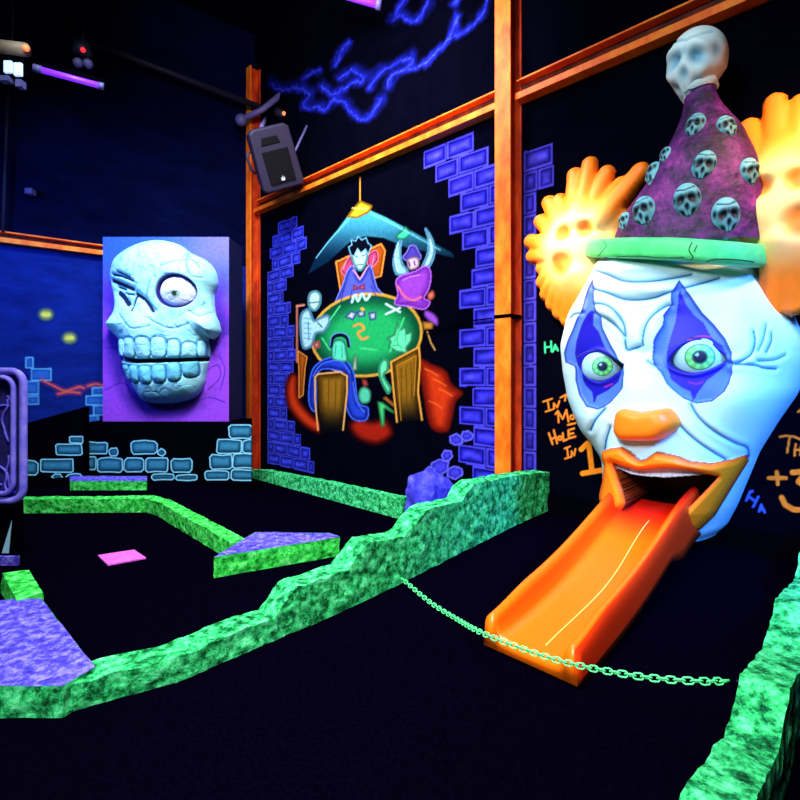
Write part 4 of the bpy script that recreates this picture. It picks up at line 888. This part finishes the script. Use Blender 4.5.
# right border
HP = [(4.3, .25), (3.5, .27), (3.08, .31), (2.66, .235), (2.58, .235), (2.38, .335), (1.92, .265), (1.84, .28), (1.60, .385), (.92, .285), (.76, .395), (.4, .39), (.2, .5), (.05, .5)]
rock('rock_border', [Wp(T_RIGHT+.1, p, 0)[:2]+(z, floor_z(*Wp(T_RIGHT, p, 0)[:2])-.01) for p, z in HP], .15, M['rock_aqua'], 'pale green rock border in the bottom right corner at the right end of the chain', amp=.009)
# front left corner block
def platform(name, poly, zt_, zb_, ptop, pside, label, cat='platform', zfun=None):
    c_ = np.mean(np.array(poly), 0); o = thing(name, label, cat, (c_[0], c_[1], zb_))
    P_ = np.array(poly)
    pts_ = []
    # fine top
    bm = bmesh.new(); vs_ = [bm.verts.new((x-c_[0], y-c_[1], zt_-zb_)) for x, y in poly]; bm.faces.new(vs_)
    bmesh.ops.triangulate(bm, faces=bm.faces)
    for _ in range(6):
        ed_ = [e for e in bm.edges if e.calc_length() > .05]
        if not ed_: break
        bmesh.ops.subdivide_edges(bm, edges=ed_, cuts=1)
        bmesh.ops.triangulate(bm, faces=bm.faces)
    for v_ in bm.verts: v_.co.z += .006*noise.noise(v_.co*11)
    bmesh.ops.recalc_face_normals(bm, faces=bm.faces)
    me = bpy.data.meshes.new('top'); bm.to_mesh(me); bm.free(); me.materials.append(ptop); t_ = bpy.data.objects.new('top', me); COL.objects.link(t_); t_.parent = o
    loop = list(poly)+[poly[0]]; R_ = resample([(x, y, 0) for x, y in loop], .04); V = []; nv = 8
    cen = P_.mean(0)
    for x, y, _ in R_:
        for k in range(nv+1):
            q_ = Vector((x, y, zb_+(zt_-zb_)*k/nv)); j_ = noise.noise_vector(q_*12)*.011
            if k in (0, nv): j_ = Vector((j_.x*.3, j_.y*.3, 0))
            V.append(tuple(q_+j_))
    f_ = [[i*(nv+1)+k, (i+1)*(nv+1)+k, (i+1)*(nv+1)+k+1, i*(nv+1)+k+1] for i in range(len(R_)-1) for k in range(nv)]
    mk('rock_side', V, f_, pside, o, False)
    return o
hz = .14
tl = [at_z(62, 686, hz), at_z(95, 667, hz), at_z(41, 598, hz), at_z(0, 600, hz)]
pl = [q_[:2] for q_ in tl]; x0 = pl[-1][0]; pl += [(x0-1.1, pl[-1][1]), (x0-1.1, pl[0][1])]
platform('rock_platform', pl, hz, -.005, M['rock_purple'], M['rock_green'], 'violet topped rock platform with green sides at the front left corner')
# centre triangle
z3 = .155; tri = [at_z(214, 557, z3), at_z(340, 537, z3), at_z(330, 533, z3), at_z(255, 532, z3)]
platform('rock_platform', [q_[:2] for q_ in tri], z3, -.005, M['rock_purple'], M['rock_lime'], 'violet topped triangular rock platform in the middle of the putting green')
z4 = .12; far = [at_z(70, 481, z4), at_z(147, 481, z4), at_z(147, 476, z4), at_z(70, 476, z4)]
platform('rock_platform', [q_[:2] for q_ in far], z4, -.01, M['rock_purple'], M['rock_lime'], 'small violet topped green rock block in front of the brick ledge')
# kerbs
def kz(u, v, z): q_ = at_z(u, v, z); return q_[:2]
kt = .15
K1 = [kz(-60, 500.5, kt)+(kt, -.01), kz(25, 499.5, kt)+(kt, -.01), kz(146, 498.5, kt)+(kt, -.01), kz(158, 502, kt)+(kt, -.01), kz(232, 543, kt)+(kt, -.01)]
rock('rock_kerb', K1, .13, M['rock_lime'], 'bent green rock kerb along the far side of the putting green ending at the triangular platform', 'kerb', .009)
K2 = []
for u, v in [(246, 470.5), (262, 470), (330, 483), (402, 498.5)]:
    t, z = at_p(u, v, .32); q_ = Wp(t, .32, 0); K2.append(q_[:2]+(z, floor_z(q_[0], q_[1])-.01))
rock('rock_kerb', K2, .12, M['rock_green'], 'low green rock kerb along the foot of the painted card game mural', 'kerb', .009)
z5 = .145; blk = [at_z(17, 601, z5), at_z(43, 593, z5), at_z(29, 570, z5), at_z(2, 573, z5)]
platform('rock_block', [q_[:2] for q_ in blk], z5, -.005, M['rock_lime'], M['rock_lime'], 'small bright green rock block behind the front left platform', 'block')
# boulder
def boulder(name, L, zb_, label):
    bm = bmesh.new()
    for q_ in L: bm.verts.new(q_)
    bmesh.ops.convex_hull(bm, input=bm.verts)
    for v_ in [v for v in bm.verts if not v.link_faces]: bm.verts.remove(v_)
    bmesh.ops.triangulate(bm, faces=bm.faces)
    for _ in range(4):
        ed_ = [e for e in bm.edges if e.calc_length() > .05]
        if ed_: bmesh.ops.subdivide_edges(bm, edges=ed_, cuts=1); bmesh.ops.triangulate(bm, faces=bm.faces)
    for v_ in bm.verts: v_.co += noise.noise_vector(v_.co*10)*.02
    V = [tuple(v_.co) for v_ in bm.verts]; bm.verts.index_update(); f_ = [[v_.index for v_ in f.verts] for f in bm.faces]; bm.free()
    return tag(mk(name, V, f_, M['boulder'], None, False), label, 'rock')
Yb = 5.75; B = lambda u, v, dy=0: at_y(u, v, Yb+dy)
zf = floor_z(.34, 5.8)
bl = [B(410, 475), B(430, 469, .1), B(449, 478, .15), B(458, 490, .1), B(434, 486, -.12), B(408, 478, -.1)]
bl += [(x+dx, y+dy, zf+.0) for (x, y, z) in [B(403, 500), B(428, 500, -.2), B(464, 500, .1), B(440, 500, .25)] for dx, dy in ((0, 0),)]
boulder('boulder', bl, zf, 'blue violet boulder behind the stepped green border, left of the orange column')

# tee mat
mt = [at_z(u, v, .012) for u, v in [(98, 555), (134, 549.5), (146, 557.5), (108, 564.5)]]
o = MB().hexa([(x, y, .001) for x, y, z in mt]+mt).build('tee_mat', M['pink']); tag(o, 'pink rectangular mat lying on the black putting green', 'mat')

# ================================================================== CHAIN
pA = np.array(Wp(T_HEDGE+.02, 2.16, floor_z(*Wp(T_HEDGE+.1, 2.16, 0)[:2])+.035)); pq_, zq = at_t(737, 681, T_RIGHT-.06); pB = np.array(Wp(T_RIGHT-.06, pq_, zq))
way = [tuple(pA)]
for (u, v, p) in [(430, 603, 2.25), (455, 618, 2.36), (480, 632, 2.56), (520, 648, 2.60), (560, 661, 2.62), (600, 670, 2.63), (650, 678, 2.60), (700, 681.5, 2.55)]:
    t, z = at_p(u, v, p); way.append(Wp(t, p, max(z, floor_z(*Wp(t, p, 0)[:2])+.012)))
way.append(tuple(pB)); cp = crom(way, 20); seg = np.linalg.norm(np.diff(cp, axis=0), axis=1); s = np.concatenate([[0], np.cumsum(seg)])
pitch = .0295; nl_ = int((s[-1]-.03)/pitch)
ch = thing('chain', 'thin green plastic chain stretched across the lane in front of the slide end', 'chain', tuple(pA))
a = np.linspace(0, 2*math.pi, 17)[:-1]; loopp = [Vector((.0125*math.cos(k)+(.0075 if math.cos(k) > 0 else -.0075), .0125*math.sin(k)*.95, 0)) for k in a]
lm = MB(); V = []; f4 = []
for i, q_ in enumerate(loopp):
    tg = (loopp[(i+1) % 16]-loopp[i-1]).normalized(); x = tg.cross(Vector((0, 0, 1)))
    for k in range(8): b = 2*math.pi*k/8; V.append(q_+(x*math.cos(b)+Vector((0, 0, 1))*math.sin(b))*.0034)
for i in range(16):
    for k in range(8): f4.append([i*8+k, i*8+(k+1) % 8, ((i+1) % 16)*8+(k+1) % 8, ((i+1) % 16)*8+k])
lme = bpy.data.meshes.new('link'); lme.from_pydata([tuple(v) for v in V], [], f4); lme.materials.append(M['chain']); lme.polygons.foreach_set('use_smooth', [True]*len(f4))
for i in range(min(nl_, 98)):
    d0 = .012+pitch*i; c_ = Vector([np.interp(d0, s, cp[:, k]) for k in range(3)]); e_ = Vector([np.interp(d0+.01, s, cp[:, k]) for k in range(3)])
    x = (e_-c_).normalized(); y = Vector((0, 0, 1)).cross(x).normalized(); z = x.cross(y)
    R_ = Matrix((x, y, z)).transposed() @ Matrix.Rotation(math.radians(45 if i % 2 else -45), 3, 'X')
    o = bpy.data.objects.new('link', lme); COL.objects.link(o); o.parent = ch; o.matrix_local = Matrix.Translation(c_-Vector(pA)) @ R_.to_4x4()
MB().tube([tuple(pB-np.array([.03, -.03, 0])*0), tuple(pB+np.array([T[0], T[1], 0])*.03)], .005, 8).build('hook', M['hook'], ch, True, label='dull steel hook at the right end')

# ================================================================== LEFT EDGE PROP
cgY = 4.05; xr_ = (24-CU)/F*cgY
def cg(u, v): return at_y(u, v, cgY)
pd = thing('plinth', 'black plinth with a painted pale spike under the violet framed panel at the left edge', 'plinth', (xr_-.4, cgY+.2, 0))
zp = EYE-(505-CV)/F*cgY
kx_ = (xr_+.02)*(1+.33/cgY)-.01
MB().hexa([(xr_-1.1, cgY-.03, 0), (xr_+.02, cgY-.03, 0), (kx_, cgY+.3, 0), (xr_-1.1, cgY+.3, 0), (xr_-1.1, cgY-.03, zp), (xr_+.02, cgY-.03, zp), (kx_, cgY+.3, zp), (xr_-1.1, cgY+.3, zp)]).build('body', M['black'], pd, bevel=.01)
q_ = [at_y(u, v, cgY-.034) for u, v in [(2, 553), (6, 538), (9, 530), (12, 520), (13, 548), (9, 553)]]
MB().hexa([(x, y, z) for x, y, z in [q_[0], q_[5], q_[3], q_[2]]]+[(x, y-.003, z) for x, y, z in [q_[0], q_[5], q_[3], q_[2]]]).build('painted_spike', mat('pale_spike_paint', (150, 196, 220), .7), pd)
MB().box(xr_-1.1, xr_-.01, cgY-.06, cgY-.031, .0, .07).build('violet_base_strip', M['rock_purple'], pd)
cgp = thing('framed_panel', 'violet tube framed panel of blue webbing with rounded corners at the left edge', 'prop', (xr_-.4, cgY+.1, zp))
zt_ = EYE-(371-CV)/F*cgY; zb_ = zp+.03; xL = xr_-1.0
def rrect(x0, x1, z0, z1, r, y):
    out = []
    for cx, cz, a0 in ((x1-r, z1-r, 90), (x1-r, z0+r, 0), (x0+r, z0+r, -90), (x0+r, z1-r, 180)):
        for k in range(7): b = math.radians(a0-15*k); out.append((cx+r*math.cos(b), y, cz+r*math.sin(b)))
    return out+[out[0]]
MB().tube(rrect(xL, xr_-.02, zb_, zt_, .10, cgY+.02), .028, 12, False).build('outer_frame', M['cage'], cgp, True)
MB().tube(rrect(xL+.07, xr_-.085, zb_+.06, zt_-.05, .09, cgY-.0), .02, 12, False).build('inner_frame', M['cage'], cgp, True)
MB().box(xL+.02, xr_-.04, cgY+.03, cgY+.06, zb_+.02, zt_-.02).build('back_panel', M['web_back'], cgp, bevel=.05)
wb = MB()
for i in range(26):
    x_, z_ = random.uniform(xL+.15, xr_-.12), random.uniform(zb_+.1, zt_-.1)
    L = [(x_, cgY+.028, z_)]; b = random.uniform(0, 6.28)
    for k in range(6):
        b += random.uniform(-.7, .7); x_ = min(max(x_+.06*math.cos(b), xL+.1), xr_-.09); z_ = min(max(z_+.06*math.sin(b), zb_+.07), zt_-.07); L.append((x_, cgY+.024, z_))
    wb.tube(crom(L, 3), .009, 6)
w_ = wb.build('webbing', M['web'], cgp, True); w_['kind'] = 'stuff'

# ================================================================== SPEAKER AND CEILING GEAR
c_ = np.array(at_y(273, 158, 7.5)); spk = thing('loudspeaker', 'black loudspeaker tilted down high on the corner column', 'speaker', tuple(c_))
fw = Vector((.52, -.78, -.36)).normalized(); rt = fw.cross(Vector((0, 0, 1))).normalized()*1; rt = Vector((-fw.y, fw.x, 0)).normalized(); upv = rt.cross(fw).normalized()
upv = upv if upv.z > 0 else -upv
rl = math.radians(25); rt, upv = rt*math.cos(rl)+upv*math.sin(rl), upv*math.cos(rl)-rt*math.sin(rl)
def SPt(a, b, d): return tuple(Vector(c_)+(rt*a+upv*b+fw*d)*.84)
def loop(hwt, hwb, hb, ht, d, r=.05):
    return [SPt(-hwb+r, -hb, d), SPt(hwb-r, -hb, d), SPt(hwb, -hb+r, d), SPt(hwt, ht-r, d), SPt(hwt-r*1.5, ht, d), SPt(-hwt+r*1.5, ht, d), SPt(-hwt, ht-r, d), SPt(-hwb, -hb+r, d)]
q_ = MB(); A_ = loop(.35, .38, .50, .50, .22); B_ = loop(.36, .39, .52, .51, .14); C_ = loop(.27, .29, .46, .46, -.30)
q_.add(A_+B_+C_, [list(range(8))]+[[i+8*j, (i+1) % 8+8*j, (i+1) % 8+8*(j+1), i+8*(j+1)] for j in range(2) for i in range(8)]+[[23-i for i in range(8)]]).build('cabinet', M['speaker'], spk, bevel=.02)
MB().hexa([SPt(-.24, -.40, .215), SPt(.24, -.40, .215), SPt(.24, .14, .215), SPt(-.24, .14, .215), SPt(-.23, -.39, .245), SPt(.23, -.39, .245), SPt(.23, .13, .245), SPt(-.23, .13, .245)]).build('grille', M['speaker_dark'], spk)
MB().hexa([SPt(-.22, .22, .215), SPt(.14, .22, .215), SPt(.10, .36, .215), SPt(-.18, .36, .215), SPt(-.2, .24, .232), SPt(.12, .24, .232), SPt(.09, .34, .232), SPt(-.17, .34, .232)]).build('horn', M['speaker_dark'], spk)
MB().add([SPt(-.03, -.36, .25), SPt(.03, -.36, .25), SPt(.035, -.30, .25), SPt(.012, -.33, .25), SPt(0, -.27, .25), SPt(-.012, -.33, .25), SPt(-.035, -.30, .25)], [[0, 1, 2, 3, 4, 5, 6]]).build('badge', M['white'], spk)
MB().tube([SPt(-.36, -.18, -.05), SPt(-.42, -.1, -.05), SPt(-.43, .1, -.05), SPt(-.36, .18, -.05)], .02, 8).build('handle', M['speaker'], spk, True)
MB().tube([SPt(.36, -.05, 0), tuple(at_y(307, 126, 7.8))], .018, 8).build('stay_rod', M['pipe_light'], spk, True)
MB().tube([SPt(-.02, .5, -.1), tuple(at_y(266, 118, 8.5))], .03, 8).build('yoke', M['pipe_light'], spk, True)
lb = thing('light_bar', 'grey pipe bar with clamps crossing the corner column above the loudspeaker', 'pipe', at_y(262, 108, 8.6))
MB().tube([at_y(238, 121, 8.6), at_y(262, 110, 8.6), at_y(283, 93, 8.65)], .05, 10).build('bar', M['pipe_light'], lb, True)
MB().ball(at_y(241, 120, 8.58), .10, 12, 8).build('end_clamp', M['pipe_light'], lb, True)
MB().tube([at_y(276, 112, 8.6), at_y(290, 116, 8.6)], .07, 10).build('lamp_can', M['pipe'], lb, True)
MB().ball(at_y(284, 113.5, 8.5), .035, 10, 6).build('lamp_bulb', M['led_warm'], lb, True)
def pole(name, label, a, b, r, m): 
    o = MB().tube([a, b], r, 10).build(name, m, None, True); return tag(o, label, 'pipe')
pole('ceiling_pipe', 'long dark pipe slung under the ceiling from the stage light towards the corner', at_y(20, 15, 6.8), at_y(262, 108, 8.8), .05, M['pipe'])
pole('conduit', 'thin vertical conduit on the upper left wall at the left edge', at_y(8, 84, 6.85), at_y(3, 232, 6.85), .022, M['pipe'])
pole('conduit', 'thin vertical conduit hanging from the top edge above the stage light', at_y(13, -40, 6.2), at_y(11, 44, 6.2), .022, M['pipe'])
stl = thing('stage_light', 'beige stage light with two bright square lenses in the top left corner', 'light', at_y(10, 50, 5.6))
def ybox(u0, u1, v0, v1, y0, y1): a = at_y(u0, v1, y0); b = at_y(u1, v0, y0); return MB().box(a[0], b[0], y0, y1, a[2], b[2])
a = at_y(-20, 44, 5.6); b = at_y(27, 50, 5.6)
MB().tube([a, b], .07, 12).build('housing', M['beige'], stl, True)
MB().ball(at_y(26, 48, 5.55), .035, 10, 8).build('indicator', M['led_warm'], stl, True)
ybox(-12, 24, 57, 76, 5.62, 5.8).build('lamp_box', M['black'], stl, bevel=.01)
for (u0, u1, v0, v1) in ((3, 11, 60, 72), (13, 21, 62, 75)): ybox(u0, u1, v0, v1, 5.59, 5.63).build('lens', M['lens'], stl, bevel=.01)
for (u0, u1, v0, v1) in ((-2, 8, 75, 80), (15, 21, 79, 86)): ybox(u0, u1, v0, v1, 5.6, 5.68).build('bracket', M['pipe_light'], stl)
def blacklight(label, a, b, r=.032):
    o = thing('blacklight_tube', label, 'light', a); A_, B_ = Vector(a), Vector(b); d_ = (B_-A_).normalized()
    MB().tube([A_, B_], r, 12).build('tube', M['tube'], o, True)
    MB().tube([B_, B_+d_*.05], r*1.3, 12).build('end_cap', M['pipe_light'], o, True); MB().tube([A_-d_*.08, A_], r*1.3, 12).build('end_cap', M['pipe_light'], o, True)
    up_ = Vector((0, .02, .06)); MB().tube([A_-d_*.08+up_, B_+d_*.05+up_], r*1.1, 8).build('holder', M['black'], o, True)
blacklight('glowing violet blacklight tube beside the stage light at the top left', at_y(42, 70, 5.7), at_y(99, 85.5, 5.9))
blacklight('glowing violet blacklight tube cut by the top edge of the picture', at_y(330, -10, 5.9), at_y(377, 3.5, 5.9), .05)
for u, v in ((32, 80), (40, 84)):
    pass
sp_ = thing('spotlight', 'small dark spotlight with a red light hanging above the violet tube', 'light', at_y(82, 55, 6.4))
MB().tube([at_y(82, 44, 6.42), at_y(82, 56, 6.42)], [.09, .12], 12).build('can', M['pipe'], sp_, True)
MB().ball(at_y(83, 50, 6.28), .03, 10, 8).build('red_light', M['led'], sp_, True)
for u, v in ((78, 63), (88, 64)): MB().ball(at_y(u, v, 6.36), .06, 10, 6).build('lamp_head', M['pipe_light'], sp_, True)
MB().tube([at_y(82, 44, 6.42), at_y(84, 25, 6.6)], .02, 8).build('stem', M['pipe'], sp_, True)
jb = MB(); e_ = at_y(33, 193, 7.1); jb.box(e_[0]-.05, e_[0]+.05, e_[1]-.1, e_[1]+.0, e_[2]-.04, e_[2]+.04); tag(jb.build('spot_box', M['pipe_light'], None, bevel=.01), 'tiny pale box for a light spot high on the left wall', 'light_spot')  # small box added for a pale violet spot of light

# ================================================================== LIGHT
def area(name, loc, target, size, power, color, spread=180):
    l = bpy.data.lights.new(name, 'AREA'); l.energy = power; l.color = color; l.size = size; l.shape = 'DISK'; l.spread = math.radians(spread)
    o = bpy.data.objects.new(name, l); COL.objects.link(o); o.location = loc
    o.rotation_euler = (Vector(target)-Vector(loc)).to_track_quat('-Z', 'Y').to_euler(); return o
area('clown_flood', (-.6, 1.2, 4.9), Wp(TC, .6, 2.7), 1.0, 46, (.80, .95, 1.0), 90)
area('clown_blue_fill', (3.4, .6, 3.6), Wp(TC+.2, .5, .7), .8, 46, (.06, .26, 1.0), 45)  # unseen blue fill added to tint the shaded cheek and chin
area('amber_fill_right', Wp(9.3, 1.9, 4.6), Wp(7.75, .3, 3.0), .4, 15, (1.0, .56, .28), 34)  # added amber light imitating the glow of the hair on the hat
area('amber_fill_left', Wp(5.0, 2.3, 5.0), Wp(6.15, .3, 2.6), .4, 17, (1.0, .66, .38), 28)  # added amber light brightening the left hair tuft, source unseen
area('mural_flood', (-1.6, 4.2, 6.3), Wp(2.9, 0, 2.1), 1.2, 190, (.92, .95, 1.0), 110)
area('cloud_fill', (-.8, 3.0, 4.7), Wp(3.4, 0, 5.7), .8, 95, (.95, .95, 1.0), 90)  # unseen light added to brighten the painted clouds and the column top
area('skull_flood', (-2.6, 3.6, 6.0), (-3.3, 7.4, 2.3), 1.0, 92, (.72, .90, 1.0), 80)
area('green_flood', (-1.0, 1.9, 6.3), (-1.2, 3.6, 0), 1.4, 120, (.95, 1.0, 1.0), 80)
area('front_flood', (-1.6, -1.0, 3.9), (.2, 2.4, .1), 1.0, 112, (.92, 1.0, 1.0), 80)
area('blue_wall_fill', (-5.0, 4.6, 3.6), (-3.8, 8.4, 2.4), .8, 52, (.12, .28, 1.0), 110)  # unseen blue light added to brighten the left wall
w = bpy.data.worlds.new('world'); S.world = w; w.use_nodes = True
w.node_tree.nodes['Background'].inputs[0].default_value = (.02, .03, .10, 1); w.node_tree.nodes['Background'].inputs[1].default_value = .3
